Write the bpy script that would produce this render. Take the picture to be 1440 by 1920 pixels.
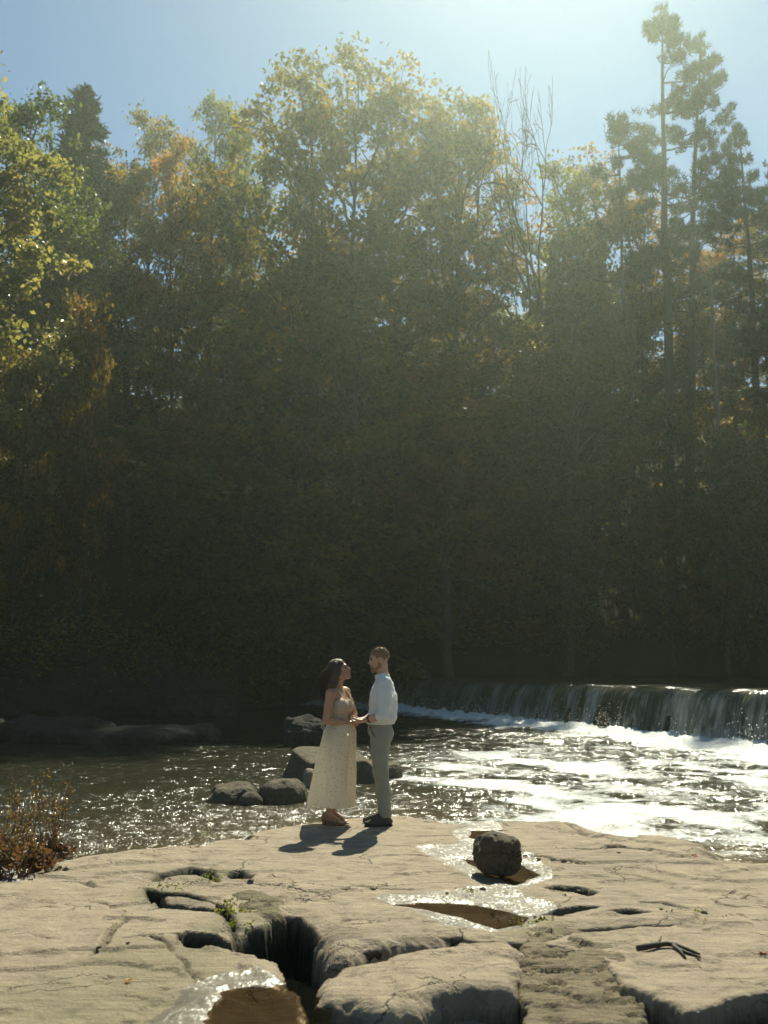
import bpy, math, random
import numpy as np
from mathutils import Vector

for _o in list(bpy.data.objects):
    bpy.data.objects.remove(_o, do_unlink=True)
scene = bpy.context.scene
COL = scene.collection

# ------------------------------------------------------------------ camera
CAM_H = 1.6
PITCH = math.radians(8.6)
FPX = 1867.0                      # focal length in photograph pixels (35 mm on a 36 mm tall frame)
cam_data = bpy.data.cameras.new('camera')
cam = bpy.data.objects.new('camera', cam_data)
COL.objects.link(cam)
cam.location = (0, 0, CAM_H)
cam.rotation_euler = (math.radians(90) + PITCH, 0, 0)
cam_data.sensor_fit = 'VERTICAL'
cam_data.sensor_height = 36.0
cam_data.sensor_width = 27.0
cam_data.lens = 35.0
cam_data.clip_end = 2000
cam_data.clip_start = 0.05
scene.camera = cam
cam_data.dof.use_dof = True
cam_data.dof.focus_distance = 10.3
cam_data.dof.aperture_fstop = 2.6

# ------------------------------------------------------------------ sky and sun
SUN_EL = math.radians(47.0)
SUN_AZ = math.radians(11.0)       # to the right of straight ahead (+Y)
world = bpy.data.worlds.new('World')
scene.world = world
world.use_nodes = True
wn = world.node_tree.nodes
wl = world.node_tree.links
sky = wn.new('ShaderNodeTexSky')
sky.sky_type = 'NISHITA'
sky.sun_disc = False
sky.sun_elevation = SUN_EL
sky.sun_rotation = SUN_AZ
sky.altitude = 200
sky.air_density = 1.0
sky.dust_density = 0.15
sky.ozone_density = 3.0
wl.new(sky.outputs[0], wn['Background'].inputs[0])
wn['Background'].inputs[1].default_value = 0.062

sun_data = bpy.data.lights.new('sun', 'SUN')
sun_data.energy = 5.0
sun_data.angle = math.radians(0.53)
sun_data.color = (1.0, 0.93, 0.80)
sun = bpy.data.objects.new('sun', sun_data)
COL.objects.link(sun)
SDIR = Vector((math.sin(SUN_AZ) * math.cos(SUN_EL), math.cos(SUN_AZ) * math.cos(SUN_EL), math.sin(SUN_EL)))
sun.rotation_euler = SDIR.to_track_quat('Z', 'Y').to_euler()
sun.location = (10, 20, 60)

# ------------------------------------------------------------------ exposure and render
vs = scene.view_settings
vs.view_transform = 'Standard'
vs.look = 'None'
vs.gamma = 1.0
vs.use_curve_mapping = False
vs.exposure = 0.75
vs.use_white_balance = True
vs.white_balance_temperature = 6800
vs.white_balance_tint = -3
cy = scene.cycles
cy.use_denoising = True
try:
    cy.denoiser = 'OPENIMAGEDENOISE'
    cy.denoising_prefilter = 'ACCURATE'
except Exception:
    pass
cy.use_adaptive_sampling = True
cy.adaptive_threshold = 0.015
cy.max_bounces = 6
cy.diffuse_bounces = 3
cy.glossy_bounces = 3
cy.transmission_bounces = 5
cy.volume_bounces = 0
cy.transparent_max_bounces = 8
cy.caustics_reflective = False
cy.caustics_refractive = False
cy.sample_clamp_indirect = 4.0
cy.sample_clamp_direct = 0.0

# ------------------------------------------------------------------ numeric helpers
CP, SP = math.cos(PITCH), math.sin(PITCH)


def ray(px, py):
    """direction of a photograph pixel (1440 x 1920) from the camera position"""
    u = (np.asarray(px, float) - 720.0) / FPX
    v = (960.0 - np.asarray(py, float)) / FPX
    return u, CP - v * SP, SP + v * CP


def on_plane(px, py, z=0.0):
    u, a, b = ray(px, py)
    t = (z - CAM_H) / b
    return u * t, a * t


def at_depth(px, py, Y):
    u, a, b = ray(px, py)
    t = Y / a
    return u * t, Y, CAM_H + b * t


_prng = np.random.RandomState(7)
_perm = _prng.permutation(256).astype(np.int64)
_perm = np.concatenate([_perm, _perm, _perm])
_g2 = _prng.normal(size=(256, 2)); _g2 /= np.linalg.norm(_g2, axis=1)[:, None]
_g3 = _prng.normal(size=(256, 3)); _g3 /= np.linalg.norm(_g3, axis=1)[:, None]


def noise2(x, y):
    x = np.asarray(x, float); y = np.asarray(y, float)
    xi = np.floor(x).astype(np.int64); yi = np.floor(y).astype(np.int64)
    xf = x - xi; yf = y - yi
    xi &= 255; yi &= 255
    u = xf * xf * xf * (xf * (xf * 6 - 15) + 10); v = yf * yf * yf * (yf * (yf * 6 - 15) + 10)

    def g(ix, iy, dx, dy):
        gr = _g2[_perm[_perm[ix & 255] + (iy & 255)]]
        return gr[..., 0] * dx + gr[..., 1] * dy
    a = g(xi, yi, xf, yf); b = g(xi + 1, yi, xf - 1, yf)
    c = g(xi, yi + 1, xf, yf - 1); d = g(xi + 1, yi + 1, xf - 1, yf - 1)
    return 1.4 * (a + u * (b - a) + v * ((c + u * (d - c)) - (a + u * (b - a))))


def noise3(p):
    p = np.asarray(p, float)
    i = np.floor(p).astype(np.int64); f = p - i
    w = f * f * f * (f * (f * 6 - 15) + 10)
    out = 0
    for cx in (0, 1):
        for cyy in (0, 1):
            for cz in (0, 1):
                h = _perm[_perm[_perm[(i[..., 0] + cx) & 255] + ((i[..., 1] + cyy) & 255)] + ((i[..., 2] + cz) & 255)]
                g = _g3[h]
                d = g[..., 0] * (f[..., 0] - cx) + g[..., 1] * (f[..., 1] - cyy) + g[..., 2] * (f[..., 2] - cz)
                ww = (w[..., 0] if cx else 1 - w[..., 0]) * (w[..., 1] if cyy else 1 - w[..., 1]) * (w[..., 2] if cz else 1 - w[..., 2])
                out = out + d * ww
    return 1.4 * out


def fbm2(x, y, octaves=4, gain=0.5, lac=2.03):
    s = 0; a = 1.0; t = 0
    for k in range(octaves):
        s = s + a * noise2(x + 17.3 * k, y - 9.1 * k); t += a
        x = x * lac; y = y * lac; a *= gain
    return s / t


def fbm3(p, octaves=4, gain=0.5):
    s = 0; a = 1.0; t = 0
    for k in range(octaves):
        s = s + a * noise3(p + 11.7 * k); t += a
        p = p * 2.03; a *= gain
    return s / t


def smooth(e0, e1, x):
    t = np.clip((x - e0) / (e1 - e0), 0, 1)
    return t * t * (3 - 2 * t)


def poly_sd(x, y, poly):
    """signed distance to a closed polygon, positive inside"""
    poly = np.asarray(poly, float)
    n = len(poly)
    d2 = np.full(x.shape, 1e12)
    inside = np.zeros(x.shape, bool)
    for i in range(n):
        ax, ay = poly[i]; bx, by = poly[(i + 1) % n]
        ex, ey = bx - ax, by - ay
        wx, wy = x - ax, y - ay
        t = np.clip((wx * ex + wy * ey) / (ex * ex + ey * ey + 1e-12), 0, 1)
        dx = wx - ex * t; dy = wy - ey * t
        d2 = np.minimum(d2, dx * dx + dy * dy)
        cond = ((ay <= y) & (by > y)) | ((by <= y) & (ay > y))
        with np.errstate(divide='ignore', invalid='ignore'):
            xc = ax + (y - ay) / (by - ay if by != ay else 1e-12) * ex
        inside ^= cond & (x < xc)
    d = np.sqrt(d2)
    return np.where(inside, d, -d)


def line_d(x, y, pts):
    """distance to an open polyline and the position (0..1) along it"""
    pts = np.asarray(pts, float)
    best = np.full(x.shape, 1e12); par = np.zeros(x.shape)
    n = len(pts) - 1
    for i in range(n):
        ax, ay = pts[i]; bx, by = pts[i + 1]
        ex, ey = bx - ax, by - ay
        t = np.clip(((x - ax) * ex + (y - ay) * ey) / (ex * ex + ey * ey + 1e-12), 0, 1)
        d = (x - ax - ex * t) ** 2 + (y - ay - ey * t) ** 2
        m = d < best
        best = np.where(m, d, best); par = np.where(m, (i + t) / n, par)
    return np.sqrt(best), par


# ------------------------------------------------------------------ object helpers
def new_mesh(name, V, F, attrs=None, smooth_shade=True, mat_index=None):
    V = np.ascontiguousarray(V, dtype=np.float32).reshape(-1, 3)
    me = bpy.data.meshes.new(name)
    if not isinstance(F, (list, tuple)):
        F = [F]
    F = [np.ascontiguousarray(f, dtype=np.int32) for f in F if len(f)]
    me.vertices.add(len(V))
    me.vertices.foreach_set('co', V.ravel())
    loops = np.concatenate([f.ravel() for f in F])
    sizes = np.concatenate([np.full(len(f), f.shape[1], np.int32) for f in F])
    starts = np.concatenate([[0], np.cumsum(sizes)[:-1]]).astype(np.int32)
    me.loops.add(len(loops))
    me.loops.foreach_set('vertex_index', loops)
    me.polygons.add(len(sizes))
    me.polygons.foreach_set('loop_start', starts)
    me.polygons.foreach_set('loop_total', sizes)
    me.update(calc_edges=True)
    me.polygons.foreach_set('use_smooth', np.full(len(sizes), bool(smooth_shade)))
    if mat_index is not None:
        me.polygons.foreach_set('material_index', np.asarray(mat_index, np.int32))
    for k, a in (attrs or {}).items():
        at = me.attributes.new(k, 'FLOAT', 'POINT')
        at.data.foreach_set('value', np.ascontiguousarray(a, dtype=np.float32).ravel())
    me.validate(clean_customdata=False)
    return me


def link(name, me, mat=None, parent=None, loc=None):
    o = bpy.data.objects.new(name, me)
    COL.objects.link(o)
    if me is not None and mat is not None:
        for m in (mat if isinstance(mat, (list, tuple)) else [mat]):
            me.materials.append(m)
    if parent is not None:
        o.parent = parent
    if loc is not None:
        o.location = loc
    return o


def tag(o, label=None, cat=None, group=None, kind=None):
    if label: o['label'] = label
    if cat: o['category'] = cat
    if group: o['group'] = group
    if kind: o['kind'] = kind
    return o


def grid_faces(nr, nc, flip=False):
    i = np.arange(nr * nc).reshape(nr, nc)
    f = np.stack([i[:-1, :-1], i[:-1, 1:], i[1:, 1:], i[1:, :-1]], -1).reshape(-1, 4)
    return f[:, ::-1] if flip else f


def compact(V, F, attrs=None):
    used = np.zeros(len(V), bool); used[F.ravel()] = True
    remap = np.cumsum(used) - 1
    return V[used], remap[F], {k: a[used] for k, a in (attrs or {}).items()}


class Tubes:
    """collects tapering tubes into one mesh"""
    def __init__(self):
        self.V = []; self.F = []; self.n = 0; self.A = []

    def add(self, pts, radii, sides=6, cap=True, a=0.0):
        pts = np.asarray(pts, float); radii = np.broadcast_to(np.asarray(radii, float), (len(pts),))
        t = np.gradient(pts, axis=0); t /= np.linalg.norm(t, axis=1)[:, None] + 1e-9
        ref = np.array([0.0, 0, 1]) if abs(t[0][2]) < 0.9 else np.array([1.0, 0, 0])
        u = np.cross(t, ref); u /= np.linalg.norm(u, axis=1)[:, None] + 1e-9
        w = np.cross(t, u)
        ang = np.arange(sides) / sides * 2 * math.pi
        ring = pts[:, None, :] + radii[:, None, None] * (np.cos(ang)[None, :, None] * u[:, None, :] + np.sin(ang)[None, :, None] * w[:, None, :])
        V = ring.reshape(-1, 3)
        m = len(pts)
        i = np.arange(m * sides).reshape(m, sides)
        j = np.roll(i, -1, axis=1)
        F = np.stack([i[:-1], i[1:], j[1:], j[:-1]], -1).reshape(-1, 4) + self.n
        self.V.append(V); self.F.append(F); self.A.append(np.full(len(V), a)); self.n += len(V)
        if cap:
            V2 = np.vstack([pts[:1], pts[-1:]]); b = self.n
            self.V.append(V2); self.A.append(np.full(2, a)); self.n += 2
            s0 = b - len(V)
            f1 = np.stack([np.full(sides, b), i[0] + s0, j[0] + s0, j[0] + s0], -1)
            f2 = np.stack([np.full(sides, b + 1), j[-1] + s0, i[-1] + s0, i[-1] + s0], -1)
            self.T = getattr(self, 'T', [])
            self.T += [f1[:, :3], f2[:, :3]]

    def mesh(self, name, smooth_shade=True):
        Fs = [np.concatenate(self.F)]
        if getattr(self, 'T', None):
            Fs.append(np.concatenate(self.T))
        return new_mesh(name, np.concatenate(self.V), Fs, {'tint': np.concatenate(self.A)}, smooth_shade)


# ------------------------------------------------------------------ implicit shapes (smooth unions turned into one continuous mesh)
class Field:
    def __init__(self, lo, hi, h):
        self.lo = np.array(lo, float); self.h = h
        self.n = np.ceil((np.array(hi, float) - self.lo) / h).astype(int) + 1
        self.ax = [self.lo[k] + h * np.arange(self.n[k]) for k in range(3)]
        self.f = np.full(self.n, 0.5, np.float32)

    def _sl(self, lo, hi):
        s = []
        for k in range(3):
            a = max(0, int(math.floor((lo[k] - self.lo[k]) / self.h)))
            b = min(self.n[k], int(math.ceil((hi[k] - self.lo[k]) / self.h)) + 1)
            if b <= a: return None
            s.append(slice(a, b))
        return tuple(s)

    def _pts(self, s):
        return np.meshgrid(self.ax[0][s[0]], self.ax[1][s[1]], self.ax[2][s[2]], indexing='ij')

    def put(self, s, d, k, sub=False):
        old = self.f[s]
        if sub:
            d = -d
            hh = np.clip(0.5 - 0.5 * (old - d) / k, 0, 1)
            self.f[s] = old + (d - old) * hh + k * hh * (1 - hh)
        else:
            hh = np.clip(0.5 + 0.5 * (old - d) / k, 0, 1)
            self.f[s] = old + (d - old) * hh - k * hh * (1 - hh)

    def cone(self, a, b, ra, rb, k=0.015, flat=None, sub=False):
        """tapering capsule; flat=(axis direction, factor) squeezes it along a direction"""
        a = np.array(a, float); b = np.array(b, float)
        m = max(ra, rb) * (1.0 if flat is None else max(1.0, 1 / flat[1])) + k + 3 * self.h
        s = self._sl(np.minimum(a, b) - m, np.maximum(a, b) + m)
        if s is None: return
        X, Y, Z = self._pts(s)
        P = np.stack([X - a[0], Y - a[1], Z - a[2]], -1)
        e = b - a
        t = np.clip((P @ e) / (e @ e + 1e-12), 0, 1)
        D = P - t[..., None] * e
        if flat is not None:
            n = np.array(flat[0], float); n /= np.linalg.norm(n)
            c = D @ n
            D = D + (c * (1.0 / flat[1] - 1.0))[..., None] * n
        d = np.linalg.norm(D, axis=-1) - (ra + (rb - ra) * t)
        if flat is not None: d = d * min(1.0, flat[1])
        self.put(s, d, k, sub)

    def ell(self, c, r, k=0.015, rot=None, sub=False, p=2.0):
        c = np.array(c, float); r = np.array(r, float)
        m = r.max() + k + 3 * self.h
        s = self._sl(c - m, c + m)
        if s is None: return
        X, Y, Z = self._pts(s)
        P = np.stack([X - c[0], Y - c[1], Z - c[2]], -1)
        if rot is not None:
            P = P @ np.array(rot)          # columns are the local axes
        Q = np.abs(P) / r
        q = (Q ** p).sum(-1) ** (1 / p)
        g = np.sqrt(((P / (r * r)) ** 2).sum(-1)) + 1e-9
        if p == 2.0:
            d = q * (q - 1) / g
        else:
            d = (q - 1) * r.min()
        self.put(s, d, k, sub)

    def cut_below(self, z, k=0.004):
        Z = self.ax[2][None, None, :]
        self.f = np.maximum(self.f, (z - Z).astype(np.float32) + 0 * self.f)

    def cut_above(self, z):
        Z = self.ax[2][None, None, :]
        self.f = np.maximum(self.f, (Z - z).astype(np.float32) + 0 * self.f)

    def mesh(self):
        f = self.f; h = self.h
        s = f < 0
        nx, ny, nz = f.shape
        cnt = np.zeros((nx - 1, ny - 1, nz - 1), np.int8)
        for dx in (0, 1):
            for dy in (0, 1):
                for dz in (0, 1):
                    cnt += s[dx:nx - 1 + dx, dy:ny - 1 + dy, dz:nz - 1 + dz]
        act = (cnt > 0) & (cnt < 8)
        I = np.argwhere(act)
        idx = np.full(act.shape, -1, np.int64); idx[act] = np.arange(len(I))
        acc = np.zeros((len(I), 3)); num = np.zeros(len(I))
        corners = [(0, 0, 0), (1, 0, 0), (0, 1, 0), (1, 1, 0), (0, 0, 1), (1, 0, 1), (0, 1, 1), (1, 1, 1)]
        for a in range(8):
            for bit in (1, 2, 4):
                if a & bit: continue
                b = a | bit
                ca, cb = np.array(corners[a]), np.array(corners[b])
                va = f[I[:, 0] + ca[0], I[:, 1] + ca[1], I[:, 2] + ca[2]]
                vb = f[I[:, 0] + cb[0], I[:, 1] + cb[1], I[:, 2] + cb[2]]
                m = (va < 0) != (vb < 0)
                t = np.where(m, va / np.where(m, va - vb, 1), 0)
                acc += np.where(m[:, None], ca + (cb - ca) * t[:, None], 0); num += m
        V = self.lo + h * (I + acc / num[:, None])
        F = []
        for ax in range(3):
            sl0 = [slice(None)] * 3; sl1 = [slice(None)] * 3
            sl0[ax] = slice(0, -1); sl1[ax] = slice(1, None)
            A = s[tuple(sl0)]; B = s[tuple(sl1)]
            E = np.argwhere(A != B)
            o1, o2 = [(1, 2), (2, 0), (0, 1)][ax]
            E = E[(E[:, o1] > 0) & (E[:, o2] > 0) & (E[:, o1] < f.shape[o1] - 1) & (E[:, o2] < f.shape[o2] - 1)]
            d1 = np.zeros(3, int); d1[o1] = 1
            d2 = np.zeros(3, int); d2[o2] = 1
            q = [idx[tuple((E - d1 - d2).T)], idx[tuple((E - d2).T)], idx[tuple(E.T)], idx[tuple((E - d1).T)]]
            q = np.stack(q, -1)
            inside = A[tuple(E.T)]
            q[~inside] = q[~inside][:, ::-1]
            F.append(q)
        return V, np.concatenate(F)


# ------------------------------------------------------------------ material helpers
def mat(name):
    m = bpy.data.materials.new(name)
    m.use_nodes = True
    nt = m.node_tree
    b = nt.nodes['Principled BSDF']
    return m, nt.nodes, nt.links, b, nt.nodes['Material Output']


def ramp(n, pts, interp='LINEAR'):
    r = n.new('ShaderNodeValToRGB')
    e = r.color_ramp.elements
    r.color_ramp.interpolation = interp
    while len(e) < len(pts): e.new(0.5)
    for k, (p, c) in enumerate(pts):
        e[k].position = p
        e[k].color = (c[0], c[1], c[2], 1) if not isinstance(c, (int, float)) else (c, c, c, 1)
    return r


def nz(n, l, vec, scale, detail=4, rough=0.55, dist=0.0):
    t = n.new('ShaderNodeTexNoise')
    t.inputs['Scale'].default_value = scale
    t.inputs['Detail'].default_value = detail
    t.inputs['Roughness'].default_value = rough
    t.inputs['Distortion'].default_value = dist
    if vec is not None: l.new(vec, t.inputs['Vector'])
    return t


def mixc(n, l, fac, a, b, mode='MIX'):
    m = n.new('ShaderNodeMix'); m.data_type = 'RGBA'; m.blend_type = mode
    for sock, val in ((m.inputs[0], fac), (m.inputs[6], a), (m.inputs[7], b)):
        if hasattr(val, 'is_linked') or hasattr(val, 'links'):
            l.new(val, sock)
        elif isinstance(val, (int, float)):
            sock.default_value = val
        else:
            sock.default_value = (val[0], val[1], val[2], 1)
    return m.outputs[2]


def mth(n, l, op, a, b=None, clamp=False):
    m = n.new('ShaderNodeMath'); m.operation = op; m.use_clamp = clamp
    for k, val in ((0, a), (1, b)):
        if val is None: continue
        if hasattr(val, 'links'): l.new(val, m.inputs[k])
        else: m.inputs[k].default_value = val
    return m.outputs[0]


def attr(n, name):
    a = n.new('ShaderNodeAttribute'); a.attribute_name = name
    return a.outputs['Fac']


def coords(n, l, kind='Object', scale=(1, 1, 1)):
    t = n.new('ShaderNodeTexCoord')
    mp = n.new('ShaderNodeMapping'); mp.inputs['Scale'].default_value = scale
    l.new(t.outputs[kind], mp.inputs['Vector'])
    return mp.outputs[0]


def bump(n, l, height, strength=0.5, dist=0.01, normal=None):
    b = n.new('ShaderNodeBump')
    b.inputs['Strength'].default_value = strength
    b.inputs['Distance'].default_value = dist
    l.new(height, b.inputs['Height'])
    if normal is not None: l.new(normal, b.inputs['Normal'])
    return b.outputs[0]


def leaf_material(name, cols, trans=0.56, rough=0.5, spec=0.25, vary=0.25, gain=2.2):
    """cols: colours along the per-leaf 'tint' attribute"""
    m, n, l, b, out = mat(name)
    r = ramp(n, [(k / (len(cols) - 1), c) for k, c in enumerate(cols)])
    oi = n.new('ShaderNodeObjectInfo')
    t = mth(n, l, 'ADD', attr(n, 'tint'), mth(n, l, 'MULTIPLY', mth(n, l, 'SUBTRACT', oi.outputs['Random'], 0.5), vary), True)
    l.new(t, r.inputs[0])
    l.new(r.outputs[0], b.inputs['Base Color'])
    b.inputs['Roughness'].default_value = rough
    b.inputs['Specular IOR Level'].default_value = spec
    tr = n.new('ShaderNodeBsdfTranslucent')
    l.new(mixc(n, l, 1.0, r.outputs[0], (gain, gain * 0.95, gain * 0.55), 'MULTIPLY'), tr.inputs['Color'])
    mx = n.new('ShaderNodeMixShader'); mx.inputs[0].default_value = trans
    l.new(b.outputs[0], mx.inputs[1]); l.new(tr.outputs[0], mx.inputs[2])
    l.new(mx.outputs[0], out.inputs['Surface'])
    return m


def slope_normal(n, l, layers, gate=None):
    """surface normal tilted by small wavelets; layers: (mapping scale, noise scale, slope)"""
    g = n.new('ShaderNodeNewGeometry')
    tot = None
    for sc, ns, amp in layers:
        t = nz(n, l, coords(n, l, 'Object', sc), ns, 3, 0.6, 0.3)
        a = n.new('ShaderNodeVectorMath'); a.operation = 'SUBTRACT'; a.inputs[1].default_value = (0.5, 0.5, 0.5)
        l.new(t.outputs['Color'], a.inputs[0])
        m_ = n.new('ShaderNodeVectorMath'); m_.operation = 'MULTIPLY'; m_.inputs[1].default_value = (amp, amp, 0.0)
        l.new(a.outputs[0], m_.inputs[0])
        if tot is None: tot = m_.outputs[0]
        else:
            ad = n.new('ShaderNodeVectorMath'); ad.operation = 'ADD'; l.new(tot, ad.inputs[0]); l.new(m_.outputs[0], ad.inputs[1]); tot = ad.outputs[0]
    if gate is not None:
        sc_ = n.new('ShaderNodeVectorMath'); sc_.operation = 'SCALE'; l.new(tot, sc_.inputs[0]); l.new(gate, sc_.inputs['Scale']); tot = sc_.outputs[0]
    ad = n.new('ShaderNodeVectorMath'); ad.operation = 'ADD'; l.new(g.outputs['Normal'], ad.inputs[0]); l.new(tot, ad.inputs[1])
    no = n.new('ShaderNodeVectorMath'); no.operation = 'NORMALIZE'; l.new(ad.outputs[0], no.inputs[0])
    return no.outputs[0]
# ================================================================== the lie of the land
WATER_Z = -0.22
LIP_Z = 1.02
# foot of the falls, from the near right round to the far left
FALL = np.array([(60, 9), (30, 12), (20, 14.2), (14, 16.2), (10.5, 18.4), (8.0, 20.9), (6.4, 24.0), (5.0, 27.6), (3.2, 32.2), (1.6, 36.2), (0.4, 39.6), (-1.5, 42.5), (-3.5, 44.0)], float)


def resample(P, n):
    P = np.asarray(P, float)
    # smooth Catmull-Rom through the points
    Q = [P[0] * 2 - P[1]] + list(P) + [P[-1] * 2 - P[-2]]
    out = []
    for i in range(1, len(Q) - 2):
        t = np.linspace(0, 1, 24, endpoint=False)[:, None]
        p0, p1, p2, p3 = Q[i - 1], Q[i], Q[i + 1], Q[i + 2]
        out.append(0.5 * (2 * p1 + (p2 - p0) * t + (2 * p0 - 5 * p1 + 4 * p2 - p3) * t ** 2 + (3 * p1 - p0 - 3 * p2 + p3) * t ** 3))
    out.append(P[-1:])
    C = np.concatenate(out)
    s = np.concatenate([[0], np.cumsum(np.linalg.norm(np.diff(C, axis=0), axis=1))])
    u = np.linspace(0, s[-1], n)
    return np.stack([np.interp(u, s, C[:, k]) for k in range(C.shape[1])], -1)


FALLC = resample(FALL, 420)
BANK_L = np.array([(-260, 34), (-40, 27), (-20, 24.5), (-14, 27), (-11.5, 31), (-9, 35.5), (-6, 39.5), (-3.5, 44.0)], float)
LOWER = np.concatenate([[(-260, 4.0), (60, 4.0)], FALL, BANK_L[::-1][1:]])
UPPER = np.concatenate([FALL[::-1], [(260, 9), (260, 40), (60, 41), (25, 43), (10, 45.5), (2, 47), (-2.5, 46)]])


def ground_z(x, y):
    x = np.asarray(x, float); y = np.asarray(y, float)
    sl = poly_sd(x, y, LOWER); su = poly_sd(x, y, UPPER)
    d = np.maximum(-np.maximum(sl, su), 0)
    base = np.where(x > -2, 1.0, -0.25)
    base = -0.25 + 1.25 * smooth(-6, 2, x)
    n = fbm2(x * 0.09, y * 0.09, 4)
    hill = base + 1.5 * smooth(0, 1.6, d) + 0.80 * np.clip(d - 1.2, 0, 22) + 0.25 * np.clip(d - 23, 0, 26) + n * np.clip(d * 0.12, 0, 1.6)
    hill = hill + fbm2(x * 0.5, y * 0.5, 3) * np.clip(d * 0.1, 0, 0.35)
    near = np.where(y < 5.0, -0.55, -0.55)
    z = np.where(su > 0, 0.35, np.where(sl > 0, -1.3, hill))
    # the camera's own side of the river: flat rock
    nb = -0.62 + 0.03 * fbm2(x * 0.6, y * 0.6, 3)
    z = np.where((y <= 4.05) & (su <= 0), nb, z)
    return z


def axis(lo, hi, fine_lo, fine_hi, step, grow=1.25):
    a = list(np.arange(fine_lo, fine_hi + 1e-6, step))
    s = step; v = a[-1]
    while v < hi:
        s *= grow; v += s; a.append(min(v, hi))
    s = step; v = a[0]; pre = []
    while v > lo:
        s *= grow; v -= s; pre.append(max(v, lo))
    return np.array(pre[::-1] + a)


def build_terrain():
    xs = axis(-190, 190, -34, 40, 0.55); ys = axis(-90, 190, 3.0, 84, 0.55)
    X, Y = np.meshgrid(xs, ys)
    Z = ground_z(X, Y)
    V = np.stack([X, Y, Z], -1).reshape(-1, 3)
    m, n, l, b, out = mat('forest_floor')
    c = coords(n, l)
    a = nz(n, l, c, 0.9, 6, 0.65); d = nz(n, l, c, 14, 4, 0.6)
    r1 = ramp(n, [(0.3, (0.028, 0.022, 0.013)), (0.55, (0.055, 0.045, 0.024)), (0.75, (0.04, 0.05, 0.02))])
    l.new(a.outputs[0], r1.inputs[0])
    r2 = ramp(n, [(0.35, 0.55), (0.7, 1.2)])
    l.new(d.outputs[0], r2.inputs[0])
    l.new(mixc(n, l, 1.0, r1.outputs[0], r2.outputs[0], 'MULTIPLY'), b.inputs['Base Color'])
    b.inputs['Roughness'].default_value = 0.95
    b.inputs['Specular IOR Level'].default_value = 0.15
    l.new(bump(n, l, d.outputs[0], 0.8, 0.1), b.inputs['Normal'])
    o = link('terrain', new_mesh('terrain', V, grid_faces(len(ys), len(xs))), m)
    tag(o, 'dark leaf-strewn ground of the wooded hillside and river bed', kind='structure')


build_terrain()

# ================================================================== air
def build_haze():
    lo = (-195, -95, -3.0); hi = (195, 195, 40.0)
    V = [(x, y, z) for z in (lo[2], hi[2]) for y in (lo[1], hi[1]) for x in (lo[0], hi[0])]
    F = [(0, 2, 3, 1), (4, 5, 7, 6), (0, 1, 5, 4), (2, 6, 7, 3), (0, 4, 6, 2), (1, 3, 7, 5)]
    m, n, l, b, out = mat('haze_air')
    n.remove(b)
    v = n.new('ShaderNodeVolumePrincipled')
    v.inputs['Color'].default_value = (0.84, 0.95, 0.82, 1)
    v.inputs['Density'].default_value = HAZE_DENSITY
    v.inputs['Anisotropy'].default_value = HAZE_G
    l.new(v.outputs[0], out.inputs['Volume'])
    o = link('haze', new_mesh('haze', V, np.array(F), smooth_shade=False), m)
    tag(o, 'pale sunlit haze hanging in the gorge', kind='stuff')


HAZE_DENSITY = 0.0011
HAZE_G = 0.755
build_haze()

# ================================================================== trees
BARK, _n, _l, _b, _ = mat('bark')
_c = coords(_n, _l, 'Object', (6, 6, 1.2))
_t = nz(_n, _l, _c, 3.0, 6, 0.65)
_r = ramp(_n, [(0.3, (0.018, 0.015, 0.012)), (0.7, (0.075, 0.062, 0.048))])
_l.new(_t.outputs[0], _r.inputs[0]); _l.new(_r.outputs[0], _b.inputs['Base Color'])
_b.inputs['Roughness'].default_value = 0.9
_l.new(bump(_n, _l, _t.outputs[0], 0.8, 0.04), _b.inputs['Normal'])
SNAGM, _n, _l, _b, _ = mat('weathered_dead_wood')
_c = coords(_n, _l, 'Object', (9, 9, 0.8))
_t = nz(_n, _l, _c, 3.0, 6, 0.65)
_r = ramp(_n, [(0.3, (0.05, 0.045, 0.04)), (0.7, (0.15, 0.14, 0.12))])
_l.new(_t.outputs[0], _r.inputs[0]); _l.new(_r.outputs[0], _b.inputs['Base Color'])
_b.inputs['Roughness'].default_value = 0.9

LEAF = {
    'green': leaf_material('leaf_green', [(0.030, 0.046, 0.010), (0.056, 0.074, 0.016), (0.095, 0.105, 0.022), (0.15, 0.13, 0.030)]),
    'olive': leaf_material('leaf_olive', [(0.042, 0.048, 0.010), (0.090, 0.082, 0.016), (0.150, 0.112, 0.022), (0.21, 0.122, 0.025)]),
    'pale': leaf_material('leaf_pale', [(0.070, 0.078, 0.026), (0.120, 0.122, 0.044), (0.175, 0.160, 0.060), (0.21, 0.175, 0.065)], rough=0.33, spec=0.6),
    'gold': leaf_material('leaf_gold', [(0.10, 0.085, 0.022), (0.17, 0.12, 0.03), (0.22, 0.13, 0.03), (0.24, 0.11, 0.025)]),
    'orange': leaf_material('leaf_orange', [(0.15, 0.11, 0.03), (0.22, 0.14, 0.035), (0.27, 0.145, 0.035), (0.26, 0.11, 0.03)]),
    'brown': leaf_material('leaf_brown', [(0.048, 0.046, 0.013), (0.10, 0.075, 0.018), (0.165, 0.096, 0.024), (0.21, 0.10, 0.026)]),
    'needle': leaf_material('needle', [(0.018, 0.032, 0.016), (0.030, 0.048, 0.022), (0.045, 0.060, 0.026)], trans=0.25, gain=1.1),
}


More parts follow.
